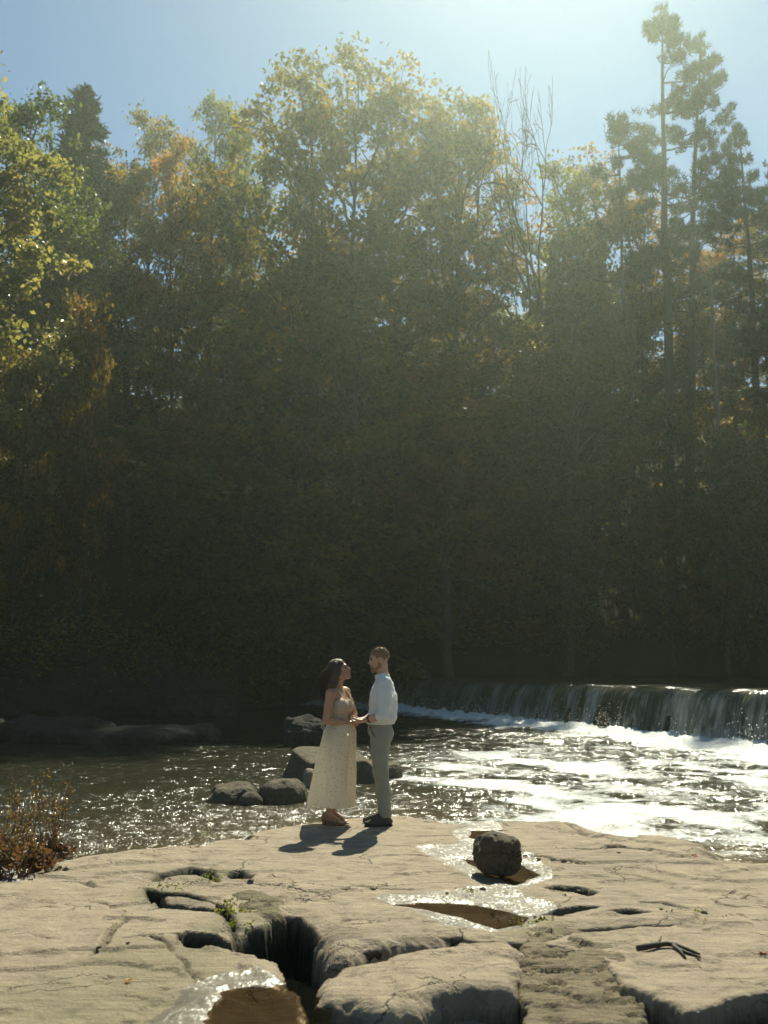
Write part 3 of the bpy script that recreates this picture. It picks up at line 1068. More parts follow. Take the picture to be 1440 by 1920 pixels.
ROCK = rock_material('sandstone', (0.290, 0.230, 0.163), (0.175, 0.132, 0.090), (0.325, 0.252, 0.176))
ROCK_ROUGH = rock_material('weathered_sandstone', (0.205, 0.158, 0.100), (0.125, 0.094, 0.056), (0.245, 0.19, 0.118), 1.4, 1.2)
ROCK_DARK = rock_material('river_stone', (0.125, 0.100, 0.064), (0.055, 0.045, 0.030), (0.16, 0.126, 0.08), 1.3, 2.0)

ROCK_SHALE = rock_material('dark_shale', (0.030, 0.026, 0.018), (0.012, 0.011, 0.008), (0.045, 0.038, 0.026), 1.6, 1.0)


def gp(pts, z=0.0):
    a = np.asarray(pts, float)
    X, Y = on_plane(a[:, 0], a[:, 1], z)
    return np.stack([X, Y], -1)


OUT = gp([(-1500, 1670), (-300, 1655), (0, 1640), (50, 1622), (128, 1604), (200, 1592), (345, 1578), (400, 1568), (470, 1552), (560, 1537), (650, 1527), (745, 1521), (800, 1524), (870, 1531), (960, 1527), (1040, 1529), (1100, 1538), (1130, 1552), (1190, 1562), (1250, 1564), (1330, 1577), (1372, 1596), (1352, 1606), (1400, 1612), (1445, 1600), (1700, 1590), (2600, 1590), (3200, 3300), (-2200, 3300)])
CREV1 = gp([(272, 1660), (300, 1668), (345, 1670), (400, 1682), (425, 1700), (440, 1730), (448, 1762), (430, 1735), (410, 1712), (380, 1706), (310, 1698), (280, 1682)])
HOLE = gp([(434, 1780), (438, 1756), (466, 1738), (498, 1728), (522, 1706), (562, 1706), (592, 1734), (606, 1762), (668, 1790), (630, 1816), (598, 1840), (592, 1870), (592, 1990), (640, 2100), (560, 2100), (576, 1960), (580, 1888), (560, 1852), (540, 1835), (520, 1802), (475, 1786)])
FRONT = gp([(595, 1800), (700, 1780), (850, 1762), (985, 1768), (1010, 1758), (1060, 1742), (1200, 1733), (1440, 1731), (2300, 1725), (2300, 2700), (600, 2700), (592, 1900)])
POCK = [(gp([(330, 1757), (345, 1751), (400, 1755), (438, 1763), (440, 1776), (400, 1779), (350, 1777), (335, 1768)]), 0.10),
        (gp([(285, 1648), (300, 1637), (355, 1625), (385, 1628), (410, 1642), (412, 1656), (395, 1650), (370, 1640), (330, 1641), (300, 1648)]), 0.055),
        (gp([(420, 1640), (450, 1635), (478, 1641), (468, 1648), (435, 1648)]), 0.05),
        (gp([(425, 1564), (450, 1560), (475, 1565), (468, 1574), (445, 1573)]), 0.05),
        (gp([(1018, 1660), (1045, 1655), (1090, 1657), (1122, 1668), (1105, 1676), (1075, 1668), (1030, 1666)]), 0.09),
        (gp([(1010, 1716), (1040, 1706), (1095, 1701), (1130, 1703), (1090, 1712), (1050, 1722)]), 0.09),
        (gp([(1130, 1712), (1180, 1706), (1225, 1713), (1180, 1720)]), 0.06)]
CRACK = [([(35, 1698), (75, 1694), (115, 1699)], .02, .03), ([(118, 1648), (155, 1650), (175, 1658), (202, 1660)], .02, .035), ([(160, 1686), (190, 1689), (215, 1693)], .02, .03),
         ([(238, 1722), (225, 1735), (205, 1752), (196, 1776), (170, 1790)], .035, .05), ([(255, 1758), (285, 1762), (305, 1766), (326, 1784)], .022, .05), ([(330, 1788), (350, 1805), (355, 1822), (392, 1842)], .02, .03),
         ([(1055, 1593), (1110, 1595), (1160, 1591), (1215, 1597), (1282, 1612)], .035, .05), ([(985, 1601), (1030, 1612), (1097, 1621)], .03, .06), ([(1050, 1614), (1098, 1619)], .03, .05),
         ([(720, 1586), (768, 1585)], .025, .03), ([(718, 1604), (765, 1603), (803, 1606)], .025, .04), ([(1185, 1689), (1240, 1688), (1292, 1700)], .04, .05), ([(1180, 1634), (1216, 1640)], .02, .03),
         ([(1330, 1680), (1380, 1690), (1440, 1688)], .02, .03), ([(1035, 1527), (1090, 1562), (1180, 1580)], .02, .02), ([(660, 1655), (720, 1662), (790, 1664)], .03, .03), ([(1300, 1640), (1370, 1645)], .02, .02),
         ([(60, 1760), (110, 1768)], .015, .02), ([(90, 1835), (140, 1838)], .015, .025), ([(210, 1858), (280, 1866)], .015, .02), ([(780, 1568), (860, 1562)], .02, .03), ([(930, 1530), (955, 1545)], .02, .03)]
CRACK = [(gp(p), w, d) for p, w, d in CRACK]
WET = [gp(p) for p in (
    [(868, 1531), (938, 1535), (950, 1560), (905, 1572), (912, 1596), (1000, 1598), (1045, 1640), (965, 1668), (900, 1652), (800, 1602), (765, 1586), (862, 1578), (848, 1558)],
    [(685, 1676), (800, 1668), (930, 1655), (965, 1665), (1045, 1700), (1005, 1738), (930, 1752), (830, 1738), (765, 1702)],
    [(280, 1905), (335, 1852), (400, 1826), (480, 1816), (530, 1828), (585, 1880), (600, 2050), (240, 2050)],
    [(1070, 1530), (1130, 1546), (1190, 1558), (1330, 1572), (1385, 1596), (1340, 1592), (1240, 1572), (1150, 1566)])]
PUD = [gp(p) for p in (
    [(882, 1553), (920, 1552), (926, 1564), (898, 1572), (874, 1566)],
    [(858, 1604), (900, 1608), (930, 1600), (985, 1618), (1018, 1636), (965, 1657), (915, 1640)],
    [(722, 1690), (800, 1685), (900, 1689), (1000, 1714), (985, 1730), (930, 1738), (862, 1716), (790, 1700)],
    [(380, 1960), (384, 1885), (415, 1850), (470, 1838), (532, 1842), (572, 1888), (578, 1960)])]
PUD_Z = -0.022
MOSS = [(gp([(300, 1800)])[0], 0.45), (gp([(320, 1815)])[0], 0.35), (gp([(430, 1740)])[0], 0.25), (gp([(290, 1675)])[0], 0.22), (gp([(390, 1640)])[0], 0.22), (gp([(150, 1870)])[0], 0.5), (gp([(250, 1870)])[0], 0.35), (gp([(1010, 1745)])[0], 0.3), (gp([(500, 1725)])[0], 0.25)]


def ridged(x, y, o=3):
    s = 0; a = 1.0; t = 0
    for k in range(o):
        s = s + a * (1 - 2 * np.abs(noise2(x + 5.1 * k, y + 3.3 * k))); t += a
        x = x * 2.1; y = y * 2.1; a *= 0.5
    return s / t


def undul(x, y):
    z = 0.075 * fbm2(x * 0.5 + 3.1, y * 0.65 + 1.7, 3) + 0.018 * fbm2(x * 2.3, y * 3.4, 3)
    # bedding planes: soft terraces that step down towards the camera
    z = z + 0.004 * fbm2(x * 7, y * 10, 3)
    q = (z + 0.010 * (y - 8)) / 0.022
    f = np.floor(q); t = q - f
    z2 = (f + smooth(0.45, 0.55, t)) * 0.022 - 0.010 * (y - 8)
    z = 0.22 * z + 0.78 * z2
    return z + 0.0035 * fbm2(x * 9, y * 14, 3)


FEET = np.array([-0.26, 10.3])


def local(x, y, pts, m, fn, out):
    pts = np.asarray(pts); lo = pts.min(0) - m; hi = pts.max(0) + m
    k = (x > lo[0]) & (x < hi[0]) & (y > lo[1]) & (y < hi[1])
    r = np.full(x.shape, out, float)
    if k.any(): r[k] = fn(x[k], y[k])
    return r


def shelf_top(x, y):
    z = undul(x, y)
    e = np.exp(-(((x - FEET[0] + 0.2) / 1.1) ** 2 + ((y - FEET[1] + 0.9) / 1.35) ** 2))
    z = z * (1 - smooth(0.1, 0.75, e))
    wet = np.zeros(x.shape)
    jit = 0.06 * fbm2(x * 4, y * 5, 3)
    for p in WET:
        wet = np.maximum(wet, smooth(-0.05, 0.10, local(x, y, p, 0.3, lambda a, b: poly_sd(a, b, p), -1.0) + jit))
    z = z * (1 - 0.92 * wet) + wet * (-0.010 + 0.007 * fbm2(x * 6, y * 9, 3))
    pool = np.zeros(x.shape)
    for p in PUD:
        e = local(x, y, p, 0.3, lambda a, b: poly_sd(a, b, p), -1.0) + 0.6 * jit
        z = z - 0.045 * smooth(-0.05, 0.16, e); pool = np.maximum(pool, smooth(0.0, 0.04, e))
    return z, wet, pool


def shelf_z(x, y):
    x = np.asarray(x, float); y = np.asarray(y, float)
    z, wet, pool = shelf_top(x, y)
    n1 = 0.035 * fbm2(x * 5, y * 6, 4); n2 = 0.014 * ridged(x * 13, y * 15, 4) - 0.004
    shade_dirt = np.zeros(x.shape)  # soil in the cracks plus painted shade in hollows, crevice and front drop
    for p, d in POCK:
        s = local(x, y, p, 0.15, lambda a, b: poly_sd(a, b, p), -1.0) + 0.4 * n1 + n2
        z = z - d * smooth(-0.004, 0.035, s); shade_dirt = np.maximum(shade_dirt, smooth(-0.02, 0.03, s))
    for p, w, d in CRACK:
        lo = p.min(0) - 0.15; hi = p.max(0) + 0.15
        k = (x > lo[0]) & (x < hi[0]) & (y > lo[1]) & (y < hi[1])
        if not k.any(): continue
        q, t = line_d(x[k] + 0.6 * n1[k], y[k] + 0.6 * n1[k] + n2[k], p)
        taper = np.sin(np.pi * np.clip(t, 0.03, 0.97)) ** 0.6
        g = 1 - smooth(0.15 * w, w * (0.4 + 0.6 * taper), q)
        z[k] -= d * g * taper; shade_dirt[k] = np.maximum(shade_dirt[k], 0.6 * g)
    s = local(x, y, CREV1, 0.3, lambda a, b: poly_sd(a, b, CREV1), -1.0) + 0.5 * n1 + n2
    z = z - 0.20 * smooth(-0.005, 0.05, s); shade_dirt = np.maximum(shade_dirt, smooth(-0.04, 0.02, s))
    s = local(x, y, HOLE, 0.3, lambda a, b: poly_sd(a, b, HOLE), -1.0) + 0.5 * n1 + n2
    z = z - 0.03 * smooth(-0.12, 0, s) - 0.55 * smooth(-0.005, 0.06, s); shade_dirt = np.maximum(shade_dirt, smooth(-0.012, 0.014, s))
    s = poly_sd(x, y, FRONT) + 0.5 * n1 + n2
    z = z - 0.02 * smooth(-0.1, 0, s) - (0.34 + 0.05 * fbm2(x * 2, y * 2, 3)) * smooth(-0.005, 0.09, s); shade_dirt = np.maximum(shade_dirt, smooth(-0.005, 0.02, s))
    s = poly_sd(x, y, OUT) + 1.6 * n1 + n2
    e = smooth(-0.42, 0.26, s)
    z = z * e + (-0.62) * (1 - e)
    wet = np.maximum(wet, 1 - smooth(-0.02, 0.14, s))
    moss = np.zeros(x.shape)
    for c, r in MOSS:
        moss = np.maximum(moss, np.exp(-((x - c[0]) ** 2 + (y - c[1]) ** 2) / (r * r)))
    return z, wet, moss, shade_dirt, pool


def build_shelf():
    ys = [2.8]
    while ys[-1] < 11.6: ys.append(ys[-1] * 1.0025)
    ys = np.array(ys)
    xs = axis(-9.5, 11.5, -3.3, 4.1, 0.0145, 1.06)
    X, Y = np.meshgrid(xs, ys)
    z, wet, moss, shade_dirt, pool = shelf_z(X, Y)
    V = np.stack([X, Y, z], -1).reshape(-1, 3)
    F = grid_faces(len(ys), len(xs))
    zz = z.ravel()
    F = F[(zz[F] > -0.615).any(1)]
    V, F, A = compact(V, F, {'wet': wet.ravel(), 'moss': moss.ravel(), 'shade_dirt': shade_dirt.ravel(), 'pool': pool.ravel()})
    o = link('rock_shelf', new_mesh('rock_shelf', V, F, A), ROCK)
    tag(o, 'broad pale sandstone shelf at the edge of the river', kind='structure')
    return o


SHELF = build_shelf()


def slab(name, px_poly, ztop, r, amp=0.02, tilt=(0, 0), step=0.011, material=None, parent=None, floor=-0.62, rough=0.0, seed=0, shade_dirt0=0.0, moss0=0.0):
    P = gp(px_poly, ztop)
    lo = P.min(0) - 0.22; hi = P.max(0) + 0.22
    lo[0] = max(lo[0], -4.5); hi[0] = min(hi[0], 5.2); lo[1] = max(lo[1], 2.4)
    xs = np.arange(lo[0], hi[0], step); ys = np.arange(lo[1], hi[1], step)
    X, Y = np.meshgrid(xs, ys)
    o = seed * 13.7
    s = poly_sd(X, Y, P) + 0.045 * fbm2(X * 4 + o, Y * 5, 4) + 0.016 * ridged(X * 14 + o, Y * 16, 3)
    t = np.clip(s / r, 0, 1)
    z = ztop + tilt[0] * (X - P[:, 0].mean()) + tilt[1] * (Y - P[:, 1].mean()) + amp * fbm2(X * 1.6 + o, Y * 1.9, 4) + 0.15 * amp * fbm2(X * 11 + o, Y * 14, 3)
    qz = z / 0.020; fz = np.floor(qz); z = 0.45 * z + 0.55 * 0.020 * (fz + smooth(0.42, 0.58, qz - fz))
    if rough: 
        q = z + rough * fbm2(X * 5 + o, Y * 9, 5, 0.6)
        f = np.floor(q / 0.03); u = q / 0.03 - f
        z = 0.4 * q + 0.6 * 0.03 * (f + smooth(0.3, 0.6, u))
    z = z - r * (1 - np.sqrt(np.clip(1 - (1 - t) ** 2, 0, 1)))
    side = np.clip(-s, 0, None)
    lay = 0.02 * fbm2(X * 3 + o, Y * 3, 2)
    z = z - side * 7.0 - 0.02 * smooth(0, 0.01, side)
    zf = z.ravel()
    F = grid_faces(len(ys), len(xs))
    F = F[(zf[F] > floor).all(1)]
    V = np.stack([X, Y, z], -1).reshape(-1, 3)
    wet = np.zeros(len(V)); moss = np.clip(moss0 + 0.5 * fbm2(X * 3 + o, Y * 3, 3), 0, 1).ravel() * (moss0 > 0)
    shade_dirt = np.clip(shade_dirt0 + 1.2 * smooth(0.001, 0.016, side).ravel(), 0, 1)  # side walls darkened in colour to look deep in shade, over stained rock
    V, F, A = compact(V, F, {'wet': wet, 'moss': moss, 'shade_dirt': shade_dirt})
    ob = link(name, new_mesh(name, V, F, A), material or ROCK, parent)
    return ob


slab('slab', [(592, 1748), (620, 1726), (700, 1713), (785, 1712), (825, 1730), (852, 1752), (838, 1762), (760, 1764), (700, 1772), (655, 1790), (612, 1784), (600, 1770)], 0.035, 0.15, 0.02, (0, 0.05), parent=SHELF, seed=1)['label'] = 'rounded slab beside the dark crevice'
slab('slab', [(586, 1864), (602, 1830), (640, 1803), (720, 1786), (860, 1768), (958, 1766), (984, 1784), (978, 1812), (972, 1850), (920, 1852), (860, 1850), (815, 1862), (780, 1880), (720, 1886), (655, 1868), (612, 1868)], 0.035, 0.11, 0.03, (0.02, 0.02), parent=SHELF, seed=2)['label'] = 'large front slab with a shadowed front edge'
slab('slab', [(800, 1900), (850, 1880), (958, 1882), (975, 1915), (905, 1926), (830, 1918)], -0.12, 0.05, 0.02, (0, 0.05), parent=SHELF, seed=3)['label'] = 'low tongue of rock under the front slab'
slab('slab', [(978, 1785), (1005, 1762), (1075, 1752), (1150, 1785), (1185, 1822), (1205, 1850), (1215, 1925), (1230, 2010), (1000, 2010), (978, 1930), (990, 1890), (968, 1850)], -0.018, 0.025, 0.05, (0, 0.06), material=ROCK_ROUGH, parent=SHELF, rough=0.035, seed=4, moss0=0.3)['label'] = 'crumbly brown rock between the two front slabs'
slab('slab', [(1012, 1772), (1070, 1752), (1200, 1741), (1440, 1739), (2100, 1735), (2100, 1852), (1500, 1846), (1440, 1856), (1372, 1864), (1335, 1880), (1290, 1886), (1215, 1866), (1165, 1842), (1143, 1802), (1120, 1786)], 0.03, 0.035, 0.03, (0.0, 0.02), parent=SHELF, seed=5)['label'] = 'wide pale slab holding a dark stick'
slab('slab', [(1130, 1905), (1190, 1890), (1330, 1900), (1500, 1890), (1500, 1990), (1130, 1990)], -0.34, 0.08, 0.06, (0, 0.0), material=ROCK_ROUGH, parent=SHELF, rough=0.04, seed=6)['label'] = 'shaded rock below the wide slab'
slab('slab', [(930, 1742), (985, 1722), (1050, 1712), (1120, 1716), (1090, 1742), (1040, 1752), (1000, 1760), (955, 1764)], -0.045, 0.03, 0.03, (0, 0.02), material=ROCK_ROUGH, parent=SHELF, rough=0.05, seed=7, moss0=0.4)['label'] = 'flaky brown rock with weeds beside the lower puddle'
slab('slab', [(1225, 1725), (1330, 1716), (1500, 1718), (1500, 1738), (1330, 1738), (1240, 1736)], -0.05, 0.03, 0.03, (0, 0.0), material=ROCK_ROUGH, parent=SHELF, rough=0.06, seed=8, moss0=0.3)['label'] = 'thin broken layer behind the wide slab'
slab('slab', [(298, 1676), (345, 1672), (395, 1682), (415, 1698), (402, 1704), (370, 1700), (318, 1690)], -0.045, 0.03, 0.02, (0, 0.0), parent=SHELF, seed=9, shade_dirt0=0.2)['label'] = 'narrow stone wedged in the long crack'
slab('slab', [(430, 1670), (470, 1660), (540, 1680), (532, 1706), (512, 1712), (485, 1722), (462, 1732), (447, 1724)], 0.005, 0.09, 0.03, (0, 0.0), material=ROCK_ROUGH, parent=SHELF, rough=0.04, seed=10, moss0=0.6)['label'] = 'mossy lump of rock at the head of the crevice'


# ---- puddles
def water_film(name, tint, rough=0.02, ripple=0.02, rscale=30):
    m, n, l, b, out = mat(name)
    n.remove(b)
    t = n.new('ShaderNodeBsdfTransparent'); t.inputs[0].default_value = (*tint, 1)
    g = n.new('ShaderNodeBsdfGlossy'); g.inputs['Roughness'].default_value = rough
    fr = n.new('ShaderNodeFresnel'); fr.inputs[0].default_value = 1.33
    c = coords(n, l)
    nb = bump(n, l, nz(n, l, c, rscale, 3).outputs[0], ripple, 0.02)
    l.new(nb, g.inputs['Normal']); l.new(nb, fr.inputs['Normal'])
    mx = n.new('ShaderNodeMixShader')
    l.new(fr.outputs[0], mx.inputs[0]); l.new(t.outputs[0], mx.inputs[1]); l.new(g.outputs[0], mx.inputs[2])
    l.new(mx.outputs[0], out.inputs[0])
    return m


FILM = water_film('shallow_puddle_water', (0.52, 0.45, 0.36))
for p, lab in zip(PUD, ('small puddle by the water edge', 'puddle around the dark boulder', 'long brown puddle', 'brown puddle in front of the crevice')):
    lo = p.min(0) - 0.15; hi = p.max(0) + 0.15
    xs = np.arange(lo[0], hi[0], 0.03); ys = np.arange(lo[1], hi[1], 0.03)
    X, Y = np.meshgrid(xs, ys)
    s = poly_sd(X, Y, p)
    F = grid_faces(len(ys), len(xs)); F = F[(s.ravel()[F] > -0.14).all(1)]
    V = np.stack([X, Y, np.full(X.shape, PUD_Z)], -1).reshape(-1, 3)
    V, F, _a = compact(V, F)
    o = link('puddle', new_mesh('puddle', V, F), FILM)
    tag(o, lab, kind='structure')

# ================================================================== river
def river_material():
    m, n, l, b, out = mat('river_water')
    c = coords(n, l)
    foam = attr(n, 'foam'); shal = attr(n, 'shallow')
    col = mixc(n, l, shal, (0.024, 0.024, 0.014), (0.13, 0.098, 0.055))
    l.new(col, b.inputs['Base Color'])
    b.inputs['Roughness'].default_value = 0.13
    b.inputs['IOR'].default_value = 1.33
    cs = coords(n, l, 'Object', (0.75, 1.3, 1))
    r1 = nz(n, l, cs, 9, 4, 0.6, 0.4); r2 = nz(n, l, cs, 34, 3, 0.6)
    h = mth(n, l, 'ADD', mth(n, l, 'MULTIPLY', r1.outputs[0], 1.0), mth(n, l, 'MULTIPLY', r2.outputs[0], 0.30))
    gate = ramp(n, [(0.30, 0.45), (0.52, 1.1)]); l.new(nz(n, l, coords(n, l, 'Object', (0.5, 1.0, 1)), 1.1, 4, 0.6, 0.6).outputs[0], gate.inputs[0])
    nb = slope_normal(n, l, [((1.0, 0.40, 1), 72, 2.1), ((0.8, 0.5, 1), 10, 1.3)], mth(n, l, 'MULTIPLY', gate.outputs[0], attr(n, 'chop')))
    l.new(nb, b.inputs['Normal'])
    f = n.new('ShaderNodeBsdfPrincipled')
    f.inputs['Base Color'].default_value = (0.72, 0.74, 0.72, 1); f.inputs['Roughness'].default_value = 0.6
    fb = nz(n, l, c, 26, 5, 0.7)
    l.new(bump(n, l, fb.outputs[0], 0.9, 0.05), f.inputs['Normal'])
    e = nz(n, l, coords(n, l, 'Object', (1.0, 0.8, 1)), 8, 8, 0.75, 0.9)
    ff = mth(n, l, 'MULTIPLY', mth(n, l, 'SUBTRACT', mth(n, l, 'ADD', foam, mth(n, l, 'MULTIPLY', e.outputs[0], 0.9)), 0.93), 3.2, True)
    mx = n.new('ShaderNodeMixShader')
    l.new(ff, mx.inputs[0]); l.new(b.outputs[0], mx.inputs[1]); l.new(f.outputs[0], mx.inputs[2])
    l.new(mx.outputs[0], out.inputs[0])
    return m


RIVERM = river_material()


def build_river():
    ys = [6.0]
    while ys[-1] < 48: ys.append(ys[-1] * 1.0046)
    ys = np.array(ys)
    xs = axis(-190, 62, -15, 13, 0.066, 1.12)
    X, Y = np.meshgrid(xs, ys)
    fd, _t = line_d(X, Y, FALLC[::6])
    wx = X + 0.5 * fbm2(X * 0.5, Y * 0.5, 2); wy = Y + 0.4 * fbm2(X * 0.4 + 9, Y * 0.4, 2)
    turb = 0.45 + 1.1 * np.exp(-fd / 3.0) + 0.35 * smooth(-1, 3, X)
    chop = 0.045 * ridged(wx * 0.8, wy * 1.6, 2) + 0.035 * fbm2(wx * 2.6, wy * 4.2, 3) + 0.004 * fbm2(wx * 9, wy * 12, 2)
    z = WATER_Z + chop * turb + np.exp(-(fd / 0.75) ** 2) * (0.07 + 0.16 * np.clip(fbm2(X * 1.1, Y * 1.1, 4) + 0.15, 0, 1) + 0.11 * ridged(X * 4, Y * 4, 4)) 
    sd = poly_sd(X, Y, OUT)               # distance out from the rock shelf
    near = np.exp(-np.clip(-sd, 0, None) / 0.55)
    # foam: thick under the falls, drifting in torn sheets down the right, a white fringe along the shelf on the left
    drift = fbm2(wx * 0.62 + 0.35 * wy + 2.2, wy * 0.50 + 0.4, 5, 0.58)
    lace = ridged(wx * 1.5, wy * 1.3, 4)
    right = smooth(-2.2, 1.8, X) * smooth(27, 18, Y)
    foam = np.exp(-(fd / (1.5 + 1.2 * drift)) ** 2) * (0.75 + 0.5 * lace) + right * (0.45 + 1.0 * drift + 0.30 * lace)
    left = 1 - smooth(-3, 1, X)
    foam = foam + left * (0.10 + 0.5 * drift + 0.16 * lace + 0.22 * smooth(15, 9, Y)) * smooth(40, 14, Y)
    foam = foam + 0.46 * np.exp(-np.clip(-sd, 0, None) / 0.55) * (0.5 + 1.5 * left) * (0.6 + drift + 0.4 * lace)
    foam = foam + 0.5 * np.exp(-((X + 3.0) / 5.0) ** 2 - ((Y - 30) / 3.2) ** 2) * (0.35 + 1.3 * drift)
    foam = np.clip(foam, 0, 1)
    F = grid_faces(len(ys), len(xs))
    keep = (sd.ravel()[F] < 0.5).any(1)
    F = F[keep]
    V = np.stack([X, Y, z], -1).reshape(-1, 3)
    V, F, A = compact(V, F, {'chop': (0.9 + 0.75 * left * smooth(17, 11, Y)).ravel(), 'foam': foam.ravel(), 'shallow': np.clip(near * 1.1 + 0.5 * np.exp(-np.clip(-sd, 0, None) / 2.6), 0, 1).ravel()})
    o = link('river', new_mesh('river', V, F, A), RIVERM)
    tag(o, 'rippling dark river flecked with foam and sun glitter', kind='structure')


build_river()


def build_upper_river():
    xs = axis(-8, 185, -4, 26, 0.12, 1.15); ys = np.arange(8, 49, 0.14)
    X, Y = np.meshgrid(xs, ys)
    s = poly_sd(X, Y, UPPER)
    z = LIP_Z - 0.012 + 0.012 * fbm2(X * 1.3, Y * 2.2, 3)
    F = grid_faces(len(ys), len(xs)); F = F[(s.ravel()[F] > -0.5).all(1)]
    fd, _t = line_d(X, Y, FALLC[::6])
    inner = poly_sd(X, Y, LOWER)
    F = F[(inner.ravel()[F] < -0.75).all(1)]
    V = np.stack([X, Y, z], -1).reshape(-1, 3)
    V, F, A = compact(V, F, {'chop': np.full(X.size, 0.35), 'foam': np.zeros(X.size), 'shallow': np.full(X.size, 0.1)})
    o = link('upper_river', new_mesh('upper_river', V, F, A), RIVERM)
    tag(o, 'dark still water above the falls', kind='structure')


build_upper_river()


def build_falls():
    C = resample(FALL[2:], 1500)
    t = np.gradient(C, axis=0); t /= np.linalg.norm(t, axis=1)[:, None]
    nrm = np.stack([-t[:, 1], t[:, 0]], -1)
    if (nrm[700] @ np.array([-1, -1])) < 0: nrm = -nrm
    s = np.concatenate([[0], np.cumsum(np.linalg.norm(np.diff(C, axis=0), axis=1))])
    # profile: (offset towards the pool from the foot line, height 0..1, drop parameter)
    prof = [(-1.5, 1.0), (-1.1, 1.0), (-0.85, 1.0), (-0.68, 0.995), (-0.56, 0.98), (-0.47, 0.95), (-0.39, 0.90), (-0.33, 0.84)]
    for k in range(1, 17):
        q = k / 16
        prof.append((-0.33 + 0.36 * q ** 0.75, 0.84 - 0.92 * q))
    prof = np.array(prof)
    S, K = np.meshgrid(s, np.arange(len(prof)), indexing='ij')
    off = prof[:, 0][K]; hh = prof[:, 1][K]
    drop = np.clip((0.98 - hh) / 0.98, 0, 1)
    wob = 0.30 * fbm2(S * 0.45, 0 * S + 3.3, 3) + 0.14 * fbm2(S * 2.0, 0 * S + 1.0, 3)
    curt = fbm2(S * 5.0, drop * 1.2 + 4, 4, 0.6)
    off = off + wob * np.clip(drop * 2.0 + 0.35, 0, 1) + (0.05 * curt + 0.03 * fbm2(S * 16, drop * 1.5, 3)) * np.clip(drop * 2.5, 0, 1)
    z = WATER_Z + (LIP_Z - WATER_Z + 0.07 * fbm2(S * 0.7, 0 * S, 4)) * hh + 0.018 * fbm2(S * 3.0, off * 3, 3) * (drop < 0.2)
    X = C[:, 0][:, None] + nrm[:, 0][:, None] * off; Y = C[:, 1][:, None] + nrm[:, 1][:, None] * off
    V = np.stack([X, Y, z], -1).reshape(-1, 3)
    F = grid_faces(len(s), len(prof))
    m, n, l, b, out = mat('falling_water')
    cb = n.new('ShaderNodeCombineXYZ')
    l.new(mth(n, l, 'MULTIPLY', attr(n, 'along'), 9.0), cb.inputs[0]); l.new(mth(n, l, 'MULTIPLY', attr(n, 'drop'), 1.1), cb.inputs[1])
    st = nz(n, l, cb.outputs[0], 1.0, 7, 0.68, 0.5)
    cb2 = n.new('ShaderNodeCombineXYZ')
    l.new(mth(n, l, 'MULTIPLY', attr(n, 'along'), 1.1), cb2.inputs[0]); l.new(mth(n, l, 'MULTIPLY', attr(n, 'drop'), 0.6), cb2.inputs[1])
    bg = nz(n, l, cb2.outputs[0], 1.0, 4, 0.6)
    b.inputs['Base Color'].default_value = (0.045, 0.046, 0.030, 1)
    b.inputs['Roughness'].default_value = 0.12
    b.inputs['IOR'].default_value = 1.33
    hb = mth(n, l, 'ADD', st.outputs[0], mth(n, l, 'MULTIPLY', nz(n, l, coords(n, l), 18, 3).outputs[0], 0.25))
    nb = slope_normal(n, l, [((1.0, 1.0, 1), 24, 1.5), ((1, 1, 0.25), 8, 0.9)])
    l.new(nb, b.inputs['Normal'])
    d = n.new('ShaderNodeBsdfDiffuse'); d.inputs[0].default_value = (0.60, 0.60, 0.54, 1)
    tr = n.new('ShaderNodeBsdfTranslucent'); tr.inputs[0].default_value = (0.62, 0.60, 0.50, 1)
    wm = n.new('ShaderNodeMixShader'); wm.inputs[0].default_value = 0.5
    l.new(d.outputs[0], wm.inputs[1]); l.new(tr.outputs[0], wm.inputs[2])
    f = mth(n, l, 'ADD', mth(n, l, 'MULTIPLY', st.outputs[0], 1.0), mth(n, l, 'MULTIPLY', bg.outputs[0], 1.3))
    f = mth(n, l, 'ADD', f, mth(n, l, 'MULTIPLY', mth(n, l, 'POWER', attr(n, 'drop'), 5.0), 0.35))
    f = mth(n, l, 'MULTIPLY', mth(n, l, 'SUBTRACT', f, 1.06), 2.4, True)
    f = mth(n, l, 'MULTIPLY', mth(n, l, 'MULTIPLY', f, attr(n, 'flow')), mth(n, l, 'MULTIPLY', attr(n, 'drop'), 6.0, True))
    mx = n.new('ShaderNodeMixShader'); l.new(f, mx.inputs[0]); l.new(b.outputs[0], mx.inputs[1]); l.new(wm.outputs[0], mx.inputs[2])
    l.new(mx.outputs[0], out.inputs[0])
    me = new_mesh('waterfall', V, F, {'along': S.ravel(), 'drop': drop.ravel(), 'flow': (0.22 + 1.0 * smooth(2.0, 6.0, X)).ravel()})
    o = link('waterfall', me, m)
    tag(o, 'low curved waterfall pouring over a ledge in thin streaked curtains', 'waterfall', kind='structure')
    # spray thrown up along the foot
    rng = np.random.RandomState(3)
    pts = []
    for k in range(80):
        i = int(np.clip(rng.uniform(330, 1400), 0, 1499))
        c = C[i] + nrm[i] * rng.uniform(0.05, 0.5)
        big = rng.uniform(0.12, 0.42)
        for j in range(46):
            pts.append((c[0] + rng.normal() * big * 0.8, c[1] + rng.normal() * big * 0.6, WATER_Z + 0.05 + abs(rng.normal()) * big * 1.0))
    pts = np.array(pts)
    r = rng.uniform(0.004, 0.013, len(pts))[:, None, None]
    oct_ = np.array([(1, 0, 0), (-1, 0, 0), (0, 1, 0), (0, -1, 0), (0, 0, 1), (0, 0, -1)], float)
    V = (pts[:, None, :] + oct_[None] * r).reshape(-1, 3)
    f0 = np.array([(0, 2, 4), (2, 1, 4), (1, 3, 4), (3, 0, 4), (2, 0, 5), (1, 2, 5), (3, 1, 5), (0, 3, 5)])
    F = (np.arange(len(pts))[:, None, None] * 6 + f0[None]).reshape(-1, 3)
